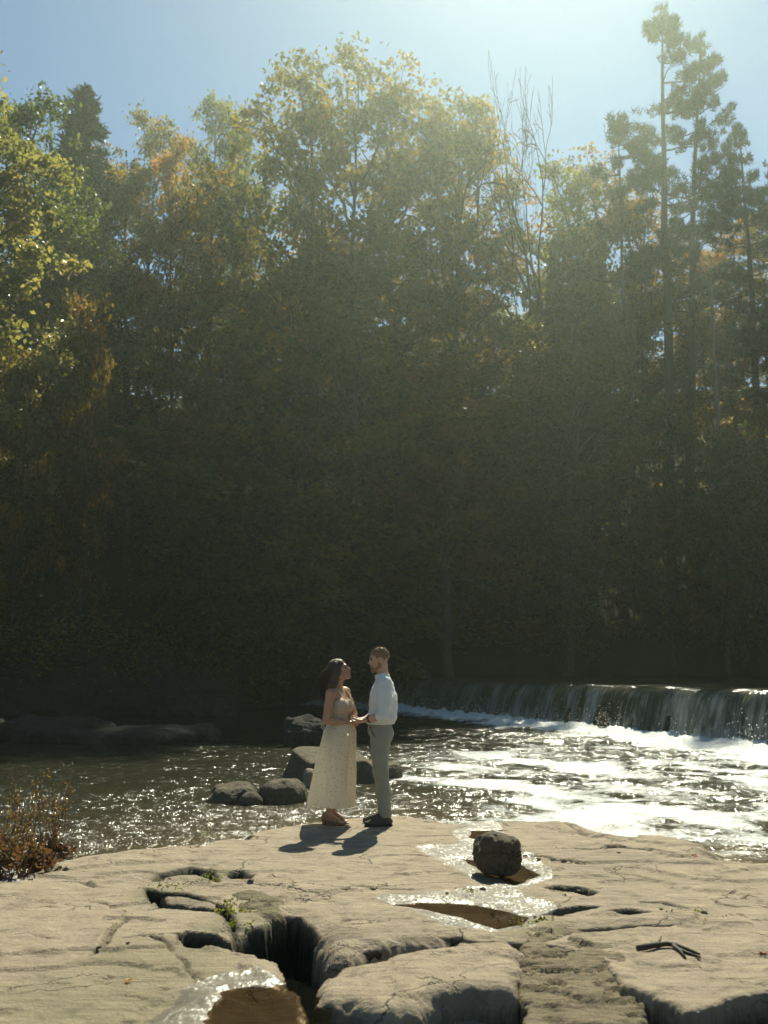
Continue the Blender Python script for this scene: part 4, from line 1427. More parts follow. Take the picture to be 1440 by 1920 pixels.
    m, n, l, b, out = mat('spray_drops')
    b.inputs['Base Color'].default_value = (0.8, 0.8, 0.78, 1); b.inputs['Roughness'].default_value = 0.3
    o = link('spray', new_mesh('spray', V, F), m)
    tag(o, 'fine droplets splashing up along the foot of the waterfall', kind='stuff')


build_falls()


# ================================================================== boulders and ledges
def boulder(name, loc, size, label, seed, mat_=None, p=2.6, rough=0.16, rot=0.0, h=None, cut=None, group=None, tilt=(0, 0), wet=0.0):
    s = np.array(size, float)
    h = h or float(s.max()) / 25
    f = Field(-s * 1.35, s * 1.35, h)
    X, Y, Z = np.meshgrid(*f.ax, indexing='ij')
    P = np.stack([X, Y, Z], -1)
    Q = np.abs(P) / s
    q = (Q ** p).sum(-1) ** (1 / p)
    o = seed * 7.31
    sc = 1.0 / s.mean()
    nn = np.zeros(q.shape); band = np.abs(q - 1) < 0.08 + 1.3 * rough
    Pb = P[band]
    nn[band] = fbm3(Pb * sc * 0.9 + o, 2) * rough * 1.5 + fbm3(Pb * sc * 3.2 + o, 4, 0.6) * rough * 0.5
    f.f = ((q - 1 + nn) * s.min()).astype(np.float32)
    if cut is not None:
        for nx_, ny_, nz_, dd in cut:
            f.f = np.maximum(f.f, (P @ np.array([nx_, ny_, nz_]) - dd + 0.02 * nn).astype(np.float32))
    V, F = f.mesh()
    wetv = np.clip(wet + (1.0 - smooth(-0.5, -0.15, V[:, 2] / s[2])) * (wet > 0), 0, 1)
    me = new_mesh(name, V, F, {'wet': wetv, 'moss': np.zeros(len(V)), 'shade_dirt': np.zeros(len(V))})
    o = link(name, me, mat_ or ROCK_DARK, loc=loc)
    o.rotation_euler = (tilt[0], tilt[1], rot)
    tag(o, label, 'boulder', group)
    return o


def base_at(px, py, z):
    X, Y = on_plane(np.array([float(px)]), np.array([float(py)]), z)
    return float(X[0]), float(Y[0])


x, y = base_at(934, 1646, -0.02)
boulder('boulder', (x, y + 0.13, 0.135), (0.165, 0.15, 0.155), 'dark squarish boulder sitting in the puddle on the rock shelf', 1, p=3.2, rough=0.2, rot=0.3, h=0.006)
x, y = base_at(435, 1508, WATER_Z)
boulder('boulder', (x, y + 0.30, WATER_Z + 0.02), (0.335, 0.32, 0.215), 'low wide boulder at the water edge, left of the round one', 2, p=2.4, rough=0.20, rot=0.1)
x, y = base_at(468, 1511, WATER_Z)
boulder('boulder', (x, y + 0.10, WATER_Z - 0.01), (0.165, 0.14, 0.17), 'small boulder leaning against the low wide one', 3, p=2.2, rough=0.12, rot=0.7)
x, y = base_at(528, 1509, WATER_Z)
boulder('boulder', (x, y + 0.32, WATER_Z + 0.03), (0.32, 0.34, 0.27), 'tall round boulder in the water just left of the dress', 4, p=2.2, rough=0.17, rot=0.4)
x, y = base_at(580, 1478, WATER_Z)
boulder('boulder', (x, y + 0.1, WATER_Z + 0.10), (0.10, 0.10, 0.16), 'small pale upright stone half hidden behind the skirt', 5, ROCK, p=2.4, rough=0.15, rot=0.9)
x, y = base_at(612, 1474, WATER_Z)
boulder('boulder', (x + 0.02, y + 0.55, WATER_Z + 0.12), (0.74, 0.55, 0.50), 'large flat topped block of rock in the river behind the couple', 6, p=4.5, rough=0.22, rot=-0.08, cut=[(0.05, -0.16, 0.985, 0.28), (0.62, 0.1, 0.77, 0.52), (-0.75, -0.5, 0.43, 0.52), (0.35, -0.85, 0.38, 0.46)])
x, y = base_at(690, 1462, WATER_Z)
boulder('boulder', (x + 0.05, y + 0.35, WATER_Z - 0.06), (0.42, 0.42, 0.36), 'flat rock between the skirt and the trousers in the river', 7, p=3.0, rough=0.22, rot=0.2, cut=[(-0.05, -0.06, 0.99, 0.28)])
x, y = base_at(566, 1402, WATER_Z)
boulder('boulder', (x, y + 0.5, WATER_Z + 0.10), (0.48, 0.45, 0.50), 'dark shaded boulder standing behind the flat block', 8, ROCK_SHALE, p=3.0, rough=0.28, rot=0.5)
for k, (px, py, sx, sy, sz, lab) in enumerate([
        (190, 1396, 2.0, 1.1, 0.33, 'long dark mound of rock in the shaded river'),
        (60, 1392, 1.5, 1.2, 0.5, 'dark rock at the left edge of the shaded river'),
        (360, 1345, 1.3, 0.9, 0.55, 'dark rock beside the far foam on the left')]):
    x, y = base_at(px, py, WATER_Z)
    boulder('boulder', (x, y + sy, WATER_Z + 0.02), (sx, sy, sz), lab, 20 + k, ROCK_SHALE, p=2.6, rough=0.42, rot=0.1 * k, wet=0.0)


def build_ledge():
    """layered rock face along the far left bank"""
    C = resample(BANK_L[1:], 500)
    t = np.gradient(C, axis=0); t /= np.linalg.norm(t, axis=1)[:, None]
    nrm = np.stack([t[:, 1], -t[:, 0]], -1)
    s = np.concatenate([[0], np.cumsum(np.linalg.norm(np.diff(C, axis=0), axis=1))])
    v = np.linspace(0, 1, 46)
    S, Vv = np.meshgrid(s, v, indexing='ij')
    top = 2.2 + 0.7 * fbm2(S * 0.22, 0 * S, 3)
    layer = np.floor(Vv * 7 + 0.7 * fbm2(S * 0.12, Vv * 2, 2))
    off = 0.75 - 1.5 * Vv + 0.55 * fbm2(S * 0.3 + layer * 3.7, layer * 1.9, 3) + 0.12 * fbm2(S * 1.6, Vv * 9, 4)
    z = -0.9 + (top + 0.9) * Vv + 0.04 * fbm2(S * 1.3, Vv * 6, 2)
    off = off - 1.6 * smooth(0.93, 1.0, Vv)
    X = C[:, 0][:, None] + nrm[:, 0][:, None] * off; Y = C[:, 1][:, None] + nrm[:, 1][:, None] * off
    me = new_mesh('rock_ledge', np.stack([X, Y, z], -1).reshape(-1, 3), grid_faces(len(s), len(v)), {k: np.zeros(X.size) for k in ('wet', 'moss', 'shade_dirt')})
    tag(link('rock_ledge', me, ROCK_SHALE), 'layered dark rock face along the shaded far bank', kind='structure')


build_ledge()
# ================================================================== people
def cloth_material(name, col, rough=0.8, trans=0.0, dots=None, weave=220, wr=0.25):
    m, n, l, b, out = mat(name)
    c = coords(n, l)
    wv = nz(n, l, c, weave, 2); fold = nz(n, l, coords(n, l, 'Object', (1, 1, 0.35)), 14, 4, 0.6)
    r = ramp(n, [(0.3, 0.86), (0.7, 1.06)]); l.new(wv.outputs[0], r.inputs[0])
    cc = mixc(n, l, 1.0, col, r.outputs[0], 'MULTIPLY')
    if dots:
        v = n.new('ShaderNodeTexVoronoi'); v.inputs['Scale'].default_value = 30; v.inputs['Randomness'].default_value = 0.8
        l.new(c, v.inputs['Vector'])
        rr = ramp(n, [(0.18, 1.0), (0.28, 0.0)]); l.new(v.outputs['Distance'], rr.inputs[0])
        v2 = ramp(n, [(0.0, (0.50, 0.33, 0.20)), (0.5, (0.40, 0.36, 0.20)), (1.0, (0.52, 0.36, 0.24))]); l.new(v.outputs['Color'], v2.inputs[0])
        cc = mixc(n, l, mth(n, l, 'MULTIPLY', rr.outputs[0], 0.62), cc, v2.outputs[0])
    l.new(cc, b.inputs['Base Color'])
    b.inputs['Roughness'].default_value = rough
    b.inputs['Specular IOR Level'].default_value = 0.2
    b.inputs['Sheen Weight'].default_value = 0.15
    l.new(bump(n, l, fold.outputs[0], wr, 0.03), b.inputs['Normal'])
    if trans:
        t = n.new('ShaderNodeBsdfTranslucent'); l.new(cc, t.inputs[0])
        mx = n.new('ShaderNodeMixShader'); mx.inputs[0].default_value = trans
        l.new(b.outputs[0], mx.inputs[1]); l.new(t.outputs[0], mx.inputs[2]); l.new(mx.outputs[0], out.inputs[0])
    return m


def skin_material(name, col):
    m, n, l, b, out = mat(name)
    t = nz(n, l, coords(n, l), 30, 4)
    r = ramp(n, [(0.3, 0.88), (0.7, 1.08)]); l.new(t.outputs[0], r.inputs[0])
    l.new(mixc(n, l, 1.0, col, r.outputs[0], 'MULTIPLY'), b.inputs['Base Color'])
    b.inputs['Roughness'].default_value = 0.5
    b.inputs['Subsurface Weight'].default_value = 0.08
    b.inputs['Subsurface Radius'].default_value = (0.012, 0.005, 0.003)
    return m


def hair_material(name, c0, c1):
    m, n, l, b, out = mat(name)
    t = nz(n, l, coords(n, l, 'Object', (1, 1, 0.25)), 90, 4)
    r = ramp(n, [(0.3, c0), (0.7, c1)]); l.new(t.outputs[0], r.inputs[0]); l.new(r.outputs[0], b.inputs['Base Color'])
    b.inputs['Roughness'].default_value = 0.6
    l.new(bump(n, l, t.outputs[0], 0.5, 0.01), b.inputs['Normal'])
    return m


def plain(name, col, rough=0.6, metal=0.0):
    m, n, l, b, out = mat(name)
    t = nz(n, l, coords(n, l), 60, 3)
    r = ramp(n, [(0.3, 0.8), (0.7, 1.1)]); l.new(t.outputs[0], r.inputs[0])
    l.new(mixc(n, l, 1.0, col, r.outputs[0], 'MULTIPLY'), b.inputs['Base Color'])
    b.inputs['Roughness'].default_value = rough; b.inputs['Metallic'].default_value = metal
    return m


SKIN_W = skin_material('tanned_skin', (0.40, 0.215, 0.130)); SKIN_M = skin_material('fair_skin', (0.46, 0.27, 0.185))
DRESSM = cloth_material('cream_floral_cotton', (0.84, 0.785, 0.65), trans=0.58, dots=True)
SHIRTM = cloth_material('white_linen', (0.74, 0.745, 0.74), trans=0.15, wr=0.7)
TROUSM = cloth_material('grey_wool', (0.27, 0.258, 0.205), wr=0.5)
HAIR_W = hair_material('dark_brown_hair', (0.022, 0.012, 0.007), (0.075, 0.040, 0.022))
HAIR_M = hair_material('light_brown_hair', (0.15, 0.085, 0.042), (0.26, 0.155, 0.082))
BEARDM = hair_material('reddish_beard', (0.19, 0.10, 0.055), (0.30, 0.165, 0.095))
SHOEM = plain('dark_suede', (0.060, 0.048, 0.038), 0.85); SOLEM = plain('dark_rubber', (0.03, 0.027, 0.024), 0.8)
SANDALM = plain('tan_leather', (0.22, 0.105, 0.055), 0.55); EYEM = plain('eye_dark', (0.02, 0.014, 0.01), 0.25); BROWM = plain('brow_hair', (0.05, 0.03, 0.02), 0.8)
WATCHM = plain('watch_strap', (0.03, 0.025, 0.02), 0.4)


def unit(v):
    v = np.array(v, float); return v / np.linalg.norm(v)


class Frame:
    def __init__(self, c, fwd, up=(0, 0, 1)):
        self.c = np.array(c, float); self.f = unit(fwd)
        self.l = unit(np.cross(up, self.f)); self.u = np.cross(self.f, self.l)

    def __call__(self, f, l, u):
        return self.c + self.f * f + self.l * l + self.u * u

    @property
    def R(self):
        return np.stack([self.f, self.l, self.u], 1)


def head_shape(F, H, male):
    j = 1.06 if male else 0.94
    F.ell(H(-0.012, 0, 0.036), (0.097, 0.076, 0.086), 0.01, H.R)
    F.ell(H(0.028, 0, -0.018), (0.062, 0.060, 0.082), 0.02, H.R)
    for s in (-1, 1):
        F.cone(H(-0.012, s * 0.047 * j, -0.050), H(0.060, s * 0.012, -0.094 * j), 0.026, 0.018, 0.02)
    F.ell(H(0.072, 0, -0.097 * j), (0.017, 0.020 * j, 0.016), 0.012, H.R)
    F.ell(H(0.082, 0, -0.052), (0.014, 0.024, 0.020), 0.010, H.R)
    F.cone(H(0.086, 0, 0.018), H(0.106, 0, -0.022), 0.007, 0.011, 0.008)
    for s in (-1, 1): F.ell(H(0.096, s * 0.011, -0.026), (0.010, 0.008, 0.008), 0.006, H.R)
    F.ell(H(0.090, 0, -0.050), (0.010, 0.021, 0.006), 0.004, H.R)
    F.ell(H(0.089, 0, -0.063), (0.010, 0.019, 0.007), 0.004, H.R)
    F.ell(H(0.080, 0, 0.036), (0.013, 0.046, 0.012), 0.015, H.R)
    for s in (-1, 1):
        F.ell(H(0.090, s * 0.031, 0.012), (0.012, 0.017, 0.010), 0.008, H.R, sub=True)
        F.ell(H(-0.008, s * 0.077, -0.002), (0.020, 0.008, 0.031), 0.006, H.R)


def eyes(H, parent):
    for s in (-1, 1):
        f = Field(H(0.079, s * 0.031, 0.012) - 0.025, H(0.079, s * 0.031, 0.012) + 0.025, 0.0028)
        f.ell(H(0.079, s * 0.031, 0.012), (0.010, 0.015, 0.008), 0.002, H.R)
        link('eye', new_mesh('eye', *f.mesh()), EYEM, parent)
        f = Field(H(0.085, s * 0.031, 0.034) - 0.035, H(0.085, s * 0.031, 0.034) + 0.035, 0.003)
        f.cone(H(0.094, s * 0.014, 0.032), H(0.076, s * 0.047, 0.036), 0.006, 0.005, 0.002)
        link('eyebrow', new_mesh('eyebrow', *f.mesh()), BROWM, parent)


def hand_shape(F, wrist, d, n, thumb, size=1.0, curl=0.9):
    """d: towards the fingertips, n: out of the palm (fingers curl that way), thumb: side the thumb is on"""
    d = unit(d); n = unit(np.array(n) - d * np.dot(n, d)); t = unit(thumb - d * np.dot(thumb, d) - n * np.dot(thumb, n))
    w = np.array(wrist, float)
    L = 0.090 * size
    F.cone(w, w + d * 0.5 * L, 0.026 * size, 0.036 * size, 0.012, flat=(n, 0.55))
    F.cone(w + d * 0.45 * L, w + d * 0.9 * L, 0.036 * size, 0.037 * size, 0.010, flat=(n, 0.5))
    for k, (o, ln) in enumerate(((0.028, 0.070), (0.0095, 0.080), (-0.0095, 0.074), (-0.028, 0.058))):
        p = w + d * 0.92 * L + t * o * size
        a = 0.35 * curl
        for seg, fr in enumerate((0.45, 0.32, 0.25)):
            dd = d * math.cos(a) + n * math.sin(a)
            q = p + dd * ln * fr * size
            F.cone(p, q, (0.0092 - seg * 0.0008) * size, (0.0085 - seg * 0.0009) * size, 0.003)
            p = q; a += 0.75 * curl
    p = w + d * 0.28 * L + t * 0.026 * size
    for ln, dr in ((0.040, unit(d * 0.6 + t * 0.6 + n * 0.25)), (0.032, unit(d * 0.85 + t * 0.15 + n * 0.5)), (0.024, unit(d * 0.8 - t * 0.2 + n * 0.6))):
        q = p + dr * ln * size
        F.cone(p, q, 0.0115 * size, 0.0095 * size, 0.004); p = q


def wrinkle(F, amp, freq, seed=0.0, band=0.05):
    """folds: displace only the thin band round the surface"""
    m = np.abs(F.f) < band
    I = np.argwhere(m)
    P = F.lo + F.h * I
    F.f[m] += (amp * fbm3(P * np.array(freq) + seed, 3)).astype(np.float32)


def finish(name, F, material, parent=None, loc=None):
    V, Q = F.mesh()
    return link(name, new_mesh(name, V, Q), material, parent, loc)


GZ = 0.0


# ---------------------------------------------------------------- woman
def build_woman(X, Y):
    W = Frame((0.025, 0, 0), (0.90, -0.44, 0))
    f, l = W.f, W.l
    HW = Frame((0.040, -0.012, 1.555), (0.90, -0.14, 0.36), (0, 0, 1))
    shR = W(0, -0.163, 1.325); shL = W(0.0, 0.158, 1.335)
    elR = np.array([-0.090, -0.195, 1.055]); wrR = np.array([0.105, -0.125, 1.035])
    elL = np.array([0.185, 0.190, 1.105]); wrL = np.array([0.150, 0.055, 1.055])

    def torso(F, g=0.0, k=0.03):
        F.ell(W(-0.010, 0, 0.92), (0.108 + g, 0.148 + g, 0.12 + g), k, W.R)
        F.ell(W(0.005, 0, 1.05), (0.088 + g, 0.118 + g, 0.13 + g), k, W.R)
        F.ell(W(0.000, 0, 1.20), (0.092 + g, 0.135 + g, 0.16 + g), k, W.R)
        for s in (-1, 1):
            F.ell(W(0.070, s * 0.062, 1.200), (0.060 + g, 0.068 + g, 0.066 + g), 0.045, W.R)

    F = Field((-0.30, -0.34, -0.01), (0.34, 0.34, 1.72), 0.0060)
    torso(F)
    F.cone(W(-0.01, -0.115, 1.345), W(-0.01, 0.115, 1.345), 0.048, 0.048, 0.045)
    F.cone(W(-0.015, 0, 1.35), HW(-0.022, 0, -0.055), 0.050, 0.047, 0.03)
    head_shape(F, HW, False)
    for s, sh, el, wr in ((-1, shR, elR, wrR), (1, shL, elL, wrL)):
        F.ell(sh, (0.050, 0.050, 0.050), 0.035)
        F.cone(sh, sh * 0.55 + el * 0.45, 0.049, 0.046, 0.02)
        F.cone(sh * 0.55 + el * 0.45, el, 0.046, 0.036, 0.012)
        F.cone(el, el * 0.65 + wr * 0.35, 0.036, 0.037, 0.012)
        F.cone(el * 0.65 + wr * 0.35, wr, 0.037, 0.024, 0.012)
    hand_shape(F, wrR, np.array([0.98, 0.35, -0.05]), (0.1, 0, -1), np.array([0, 1.0, 0]), 0.92, 0.8)
    hand_shape(F, wrL, np.array([0.75, -0.75, -0.15]), (0, 0, -1), np.array([-1.0, 0, 0]), 0.92, 0.8)
    for s in (-1, 1):
        hip = W(0.0, s * 0.066, 0.86); kn = W(0.015, s * 0.070, 0.49); an = np.array([-0.045 + 0.018 * s, 0.055 * s - 0.01, 0.125])
        F.cone(hip, kn, 0.070, 0.048, 0.02); F.cone(kn, kn * 0.6 + an * 0.4, 0.050, 0.054, 0.02); F.cone(kn * 0.6 + an * 0.4, an, 0.052, 0.031, 0.02)
        d = unit((0.97, -0.18, 0)); side = np.array([-d[1], d[0], 0])
        hl = an + np.array([0, 0, -0.045]) - d * 0.025; ball = an + d * 0.105 + np.array([0, 0, -0.092]); 
        F.cone(an, hl, 0.031, 0.029, 0.015); F.cone(an + np.array([0, 0, -0.02]), ball, 0.031, 0.026, 0.02); F.cone(hl, ball, 0.028, 0.026, 0.012)
        for k in range(5):
            o = (k - 2) * 0.0135 * s
            p = ball + side * o + d * 0.010
            F.cone(p, p + d * (0.040 - 0.004 * (k if s < 0 else 4 - k)) + np.array([0, 0, -0.008]), 0.0105, 0.0085, 0.003)
    body = finish('person', F, SKIN_W, None, (X, Y, GZ))
    tag(body, 'woman in a cream floral dress looking up at the man and holding his hands', 'person')
    eyes(HW, body)

    # dress: bodice and skirt in one piece of cloth
    B = Field((-0.25, -0.30, 0.94), (0.33, 0.30, 1.30), 0.006)
    torso(B, 0.008)
    Xg, Yg, Zg = np.meshgrid(*B.ax, indexing='ij')
    fwd = (Xg - W.c[0]) * f[0] + (Yg - W.c[1]) * f[1]; lat = (Xg - W.c[0]) * l[0] + (Yg - W.c[1]) * l[1]
    neck = 1.215 + 0.048 * smooth(-0.02, 0.08, fwd)
    wrinkle(B, 0.006, (16, 16, 30), 2.0)
    B.f = np.maximum(B.f, (Zg - neck).astype(np.float32)); B.cut_below(0.985)
    V1, F1 = B.mesh()
    nth, nzr = 150, 70
    th = np.arange(nth) / nth * 2 * math.pi
    t = np.linspace(0, 1, nzr)
    zz = 1.030 - (1.030 - 0.190) * t
    cx = np.interp(t, [0, 0.08, 0.4, 1], [0.050, 0.050, 0.012, -0.036])
    rx = np.interp(t, [0, 0.05, 0.12, 0.35, 1], [0.126, 0.150, 0.172, 0.194, 0.248]); ry = np.interp(t, [0, 0.05, 0.12, 0.35, 1], [0.130, 0.164, 0.192, 0.204, 0.226])
    T_, TH = np.meshgrid(t, th, indexing='ij')
    per_ = np.stack([np.cos(TH) * 1.6 + 5, np.sin(TH) * 1.6 + 3, T_ * 1.1], -1)
    fold = 1 + (0.16 * fbm3(per_, 3) + 0.035 * np.sin(9 * TH + 2.5 * np.sin(2 * TH + 1) + 1.2 * T_) * (0.6 + 0.4 * np.sin(3 * TH))) * smooth(0.03, 0.7, T_) + 0.03 * fbm3(per_ * np.array([3.5, 3.5, 1.2]), 2) * smooth(0.0, 0.15, T_)
    Vx = cx[:, None] + rx[:, None] * fold * np.cos(TH); Vy = ry[:, None] * fold * np.sin(TH)
    Vz = zz[:, None] + 0.012 * np.sin(2 * TH + 0.4) * T_ ** 2 + 0 * TH
    V2 = np.stack([Vx, Vy, Vz], -1).reshape(-1, 3)
    i = np.arange(nzr * nth).reshape(nzr, nth); j = np.roll(i, -1, 1)
    F2 = np.stack([i[:-1], i[1:], j[1:], j[:-1]], -1).reshape(-1, 4)
    # lining: the same sheet a few millimetres in, so the cloth has thickness
    dress = link('dress', new_mesh('dress', np.concatenate([V1, V2]), np.concatenate([F1, F2 + len(V1)])), DRESSM, body)
    dress['label'] = 'cream midi dress with thin straps and small floral print'
    for s in (-1, 1):
        T = Tubes()
        a = W(0.122, s * 0.072, 1.250); b = W(0.075, s * 0.088, 1.335); c = W(-0.01, s * 0.092, 1.392); d2 = W(-0.085, s * 0.075, 1.32); e = W(-0.098, s * 0.06, 1.21)
        T.add(resample([a, b, c, d2, e], 22), 0.0048, 6)
        link('strap', T.mesh('strap'), DRESSM, dress)

    # hair: one mass with loose waves over it
    Hf = Field((-0.24, -0.20, 1.18), (0.16, 0.18, 1.73), 0.006)
    Hf.ell(HW(-0.022, 0, 0.044), (0.106, 0.090, 0.096), 0.01, HW.R)
    Hf.ell(HW(0.085, 0, -0.02), (0.085, 0.085, 0.085), 0.012, HW.R, sub=True)
    Hf.cone(HW(-0.045, 0, 0.01), (-0.085, -0.02, 1.42), 0.090, 0.080, 0.03)
    Hf.cone((-0.085, -0.02, 1.42), (-0.115, -0.035, 1.285), 0.078, 0.045, 0.03, flat=(f, 0.75))
    Hf.cone(HW(-0.02, -0.072, 0.02), (-0.030, -0.105, 1.425), 0.040, 0.046, 0.03)
    Hf.cone((-0.030, -0.105, 1.425), (-0.085, -0.10, 1.345), 0.045, 0.030, 0.02)
    Hf.cone(HW(-0.02, 0.070, 0.02), (-0.01, 0.085, 1.44), 0.036, 0.036, 0.03)
    wrinkle(Hf, 0.016, (26, 26, 9), 5.0)
    Vh, Fh = Hf.mesh()
    rngh = np.random.RandomState(9)
    T = Tubes()
    for k in range(240):
        az = rngh.uniform(math.radians(70), math.radians(290)); 
        st = HW(-0.022 + 0.098 * math.cos(az), 0.086 * math.sin(az), rngh.uniform(0.02, 0.09))
        zend = rngh.uniform(1.23, 1.42)
        en = np.array([-0.085 - 0.055 * rngh.rand() - 0.02 * (1.42 - zend), -0.13 + 0.17 * rngh.rand() - 0.01, zend])
        tt = np.linspace(0, 1, 16)[:, None]
        P = st + (en - st) * tt + np.array([-0.05, 0, 0.02]) * np.sin(np.pi * tt)
        ph = rngh.uniform(0, 6.28)
        P = P + 0.017 * tt * np.concatenate([np.sin(13 * tt + ph), np.cos(12 * tt + ph), 0 * tt], 1)
        T.add(P, np.linspace(0.0055, 0.002, 16), 4, cap=False)
    V3 = np.concatenate(T.V); F3 = np.concatenate(T.F)
    hair = link('hair', new_mesh('hair', np.concatenate([Vh, V3]), np.concatenate([Fh, F3 + len(Vh)])), HAIR_W, body)
    hair['label'] = 'long wavy dark brown hair'

    for s in (-1, 1):
        an = np.array([-0.045 + 0.018 * s, 0.055 * s - 0.01, 0.125]); d = unit((0.97, -0.18, 0))
        S = Field((-0.16, -0.16, -0.005), (0.18, 0.12, 0.16), 0.0048)
        hl = an - d * 0.040; ball = an + d * 0.105
        S.cone((hl[0], hl[1], 0.045), (ball[0], ball[1], 0.012), 0.030, 0.034, 0.008, flat=((0, 0, 1), 0.36))
        S.cone((ball[0], ball[1], 0.011), tuple((ball + d * 0.048)[:2]) + (0.010,), 0.034, 0.028, 0.008, flat=((0, 0, 1), 0.32))
        S.cone((hl[0], hl[1], 0.048), (hl[0] - 0.004, hl[1], 0.014), 0.026, 0.022, 0.006)
        S.cone((hl[0] - 0.004, hl[1], 0.06), (hl[0] + 0.012, hl[1], 0.105), 0.033, 0.033, 0.006)
        S.cut_below(0.0)
        V, Q = S.mesh()
        keep = ~(((V[Q].mean(1)[:, 2] > 0.07) & (V[Q].mean(1)[:, 0] > hl[0] + 0.01)))
        shoe = link('sandal', new_mesh('sandal', V, Q[keep]), SANDALM, body)
        side = np.array([-d[1], d[0], 0])
        for q, zt, rr in ((0.095, 0.062, 0.037), (0.062, 0.085, 0.037), (-0.010, 0.118, 0.038)):
            T = Tubes()
            a = np.linspace(-0.15, math.pi + 0.15, 14)
            c0 = an + d * q; c0[2] = zt - 0.030
            P = np.array([c0 + side * rr * math.cos(x_) + np.array([0, 0, 1]) * 0.034 * math.sin(x_) for x_ in a])
            T.add(P, 0.0058, 6)
            link('strap', T.mesh('strap'), SANDALM, shoe)
    return body


# ---------------------------------------------------------------- man
def build_man(X, Y):
    M = Frame((0.0, 0, 0), (-0.985, -0.17, 0))
    HM = Frame((-0.010, -0.005, 1.672), (-0.975, -0.12, -0.12))
    shL = np.array([0.055, -0.185, 1.425]); elL = np.array([0.045, -0.245, 1.115]); wrL = np.array([-0.145, -0.140, 1.062])
    shR = np.array([0.045, 0.185, 1.425]); elR = np.array([0.020, 0.245, 1.125]); wrR = np.array([-0.150, 0.105, 1.062])

    def torso(F, g=0.0, k=0.04):
        F.ell((0.000, 0, 0.95), (0.118 + g, 0.158 + g, 0.13 + g), k)
        F.ell((0.012, 0, 1.10), (0.118 + g, 0.150 + g, 0.16 + g), k)
        F.ell((0.030, 0, 1.27), (0.126 + g, 0.170 + g, 0.18 + g), k)
        F.cone((0.042, -0.125, 1.41), (0.042, 0.125, 1.41), 0.062 + g, 0.062 + g, 0.06)
        F.cone((0.042, 0, 1.43), (0.034, 0, 1.50), 0.070 + g, 0.058 + g, 0.04)

    F = Field((-0.38, -0.34, -0.01), (0.26, 0.34, 1.82), 0.0060)
    torso(F)
    F.cone((0.034, 0, 1.44), HM(-0.030, 0, -0.04), 0.062, 0.056, 0.025)
    head_shape(F, HM, True)
    for sh, el, wr in ((shL, elL, wrL), (shR, elR, wrR)):
        F.cone(sh, el, 0.056, 0.043, 0.03)
        F.cone(el, el * 0.65 + wr * 0.35, 0.042, 0.044, 0.015); F.cone(el * 0.65 + wr * 0.35, wr, 0.043, 0.029, 0.015)
    hand_shape(F, wrL, np.array([-0.95, 0.30, -0.20]), (-0.1, 0, 1), np.array([0, -1.0, 0]), 1.08, 0.75)
    hand_shape(F, wrR, np.array([-0.85, -0.45, -0.15]), (-0.1, 0, 1), np.array([0, 1.0, 0]), 1.08, 0.75)
    for s in (-1, 1):
        hip = np.array([0.0, 0.085 * s, 0.90]); kn = np.array([0.005 - 0.012 * s, 0.095 * s, 0.52]); an = np.array([0.050 - 0.010 * s, 0.105 * s + 0.01, 0.10])
        F.cone(hip, kn, 0.085, 0.055, 0.03); F.cone(kn, an, 0.053, 0.036, 0.02)
    body = finish('person', F, SKIN_M, None, (X, Y, GZ))
    tag(body, 'bearded man in white shirt and grey trousers looking down at the woman', 'person')
    eyes(HM, body)

    # shirt
    S = Field((-0.24, -0.36, 0.96), (0.28, 0.36, 1.56), 0.0058)
    torso(S, 0.014)
    S.ell((0.022, 0, 1.075), (0.158, 0.185, 0.070), 0.05)
    S.ell((0.060, 0, 1.22), (0.118, 0.175, 0.17), 0.05)
    for sh, el, wr in ((shL, elL, wrL), (shR, elR, wrR)):
        c = el * 0.80 + wr * 0.20
        S.cone(sh, sh * 0.4 + el * 0.6, 0.074, 0.072, 0.03); S.cone(sh * 0.4 + el * 0.6, el, 0.072, 0.060, 0.02); S.cone(el, c, 0.058, 0.056, 0.012)
    wrinkle(S, 0.016, (8, 8, 11), 3.0); wrinkle(S, 0.008, (18, 18, 26), 8.0)
    S.cut_below(1.012)
    # neck opening
    S.cone((0.030, 0, 1.505), (-0.02, 0, 1.60), 0.056, 0.075, 0.004, sub=True)
    shirt = finish('shirt', S, SHIRTM, body)
    shirt['label'] = 'white linen shirt with sleeves rolled to the elbow'
    for el, wr in ((elL, wrL), (elR, wrR)):
        C = Field(el - 0.14, el + 0.14, 0.0052)
        a = el * 0.90 + wr * 0.10; b = el * 0.70 + wr * 0.30
        C.cone(a, b, 0.058, 0.059, 0.004); C.cone(a - (b - a), a + (b - a) * 0.1, 0.03, 0.03, 0.004)
        e = unit(b - a)
        G = np.stack(np.meshgrid(*C.ax, indexing='ij'), -1)
        C.f = np.maximum(C.f, np.maximum((G - b) @ e, -((G - a) @ e)).astype(np.float32) - 0.006)
        wrinkle(C, 0.006, (30, 30, 30), 4.0)
        link('rolled_cuff', new_mesh('rolled_cuff', *C.mesh()), SHIRTM, shirt)
    # stand-up collar
    n = 40; a = np.linspace(0, 2 * math.pi, n, endpoint=False)
    rings = []
    for z0, r in ((1.455, 0.082), (1.490, 0.072), (1.532, 0.067), (1.535, 0.0625), (1.500, 0.062), (1.460, 0.064)):
        rings.append(np.stack([0.030 + 0.0 + r * np.cos(a) * 1.04 - (z0 - 1.475) * 0.25, r * np.sin(a), z0 + 0.018 * np.cos(a)], -1))
    V = np.concatenate(rings); i = np.arange(6 * n).reshape(6, n); j = np.roll(i, -1, 1)
    link('collar', new_mesh('collar', V, np.stack([i[:-1], j[:-1], j[1:], i[1:]], -1).reshape(-1, 4)), SHIRTM, shirt)

    # trousers
    P = Field((-0.22, -0.28, 0.05), (0.24, 0.28, 1.06), 0.0058)
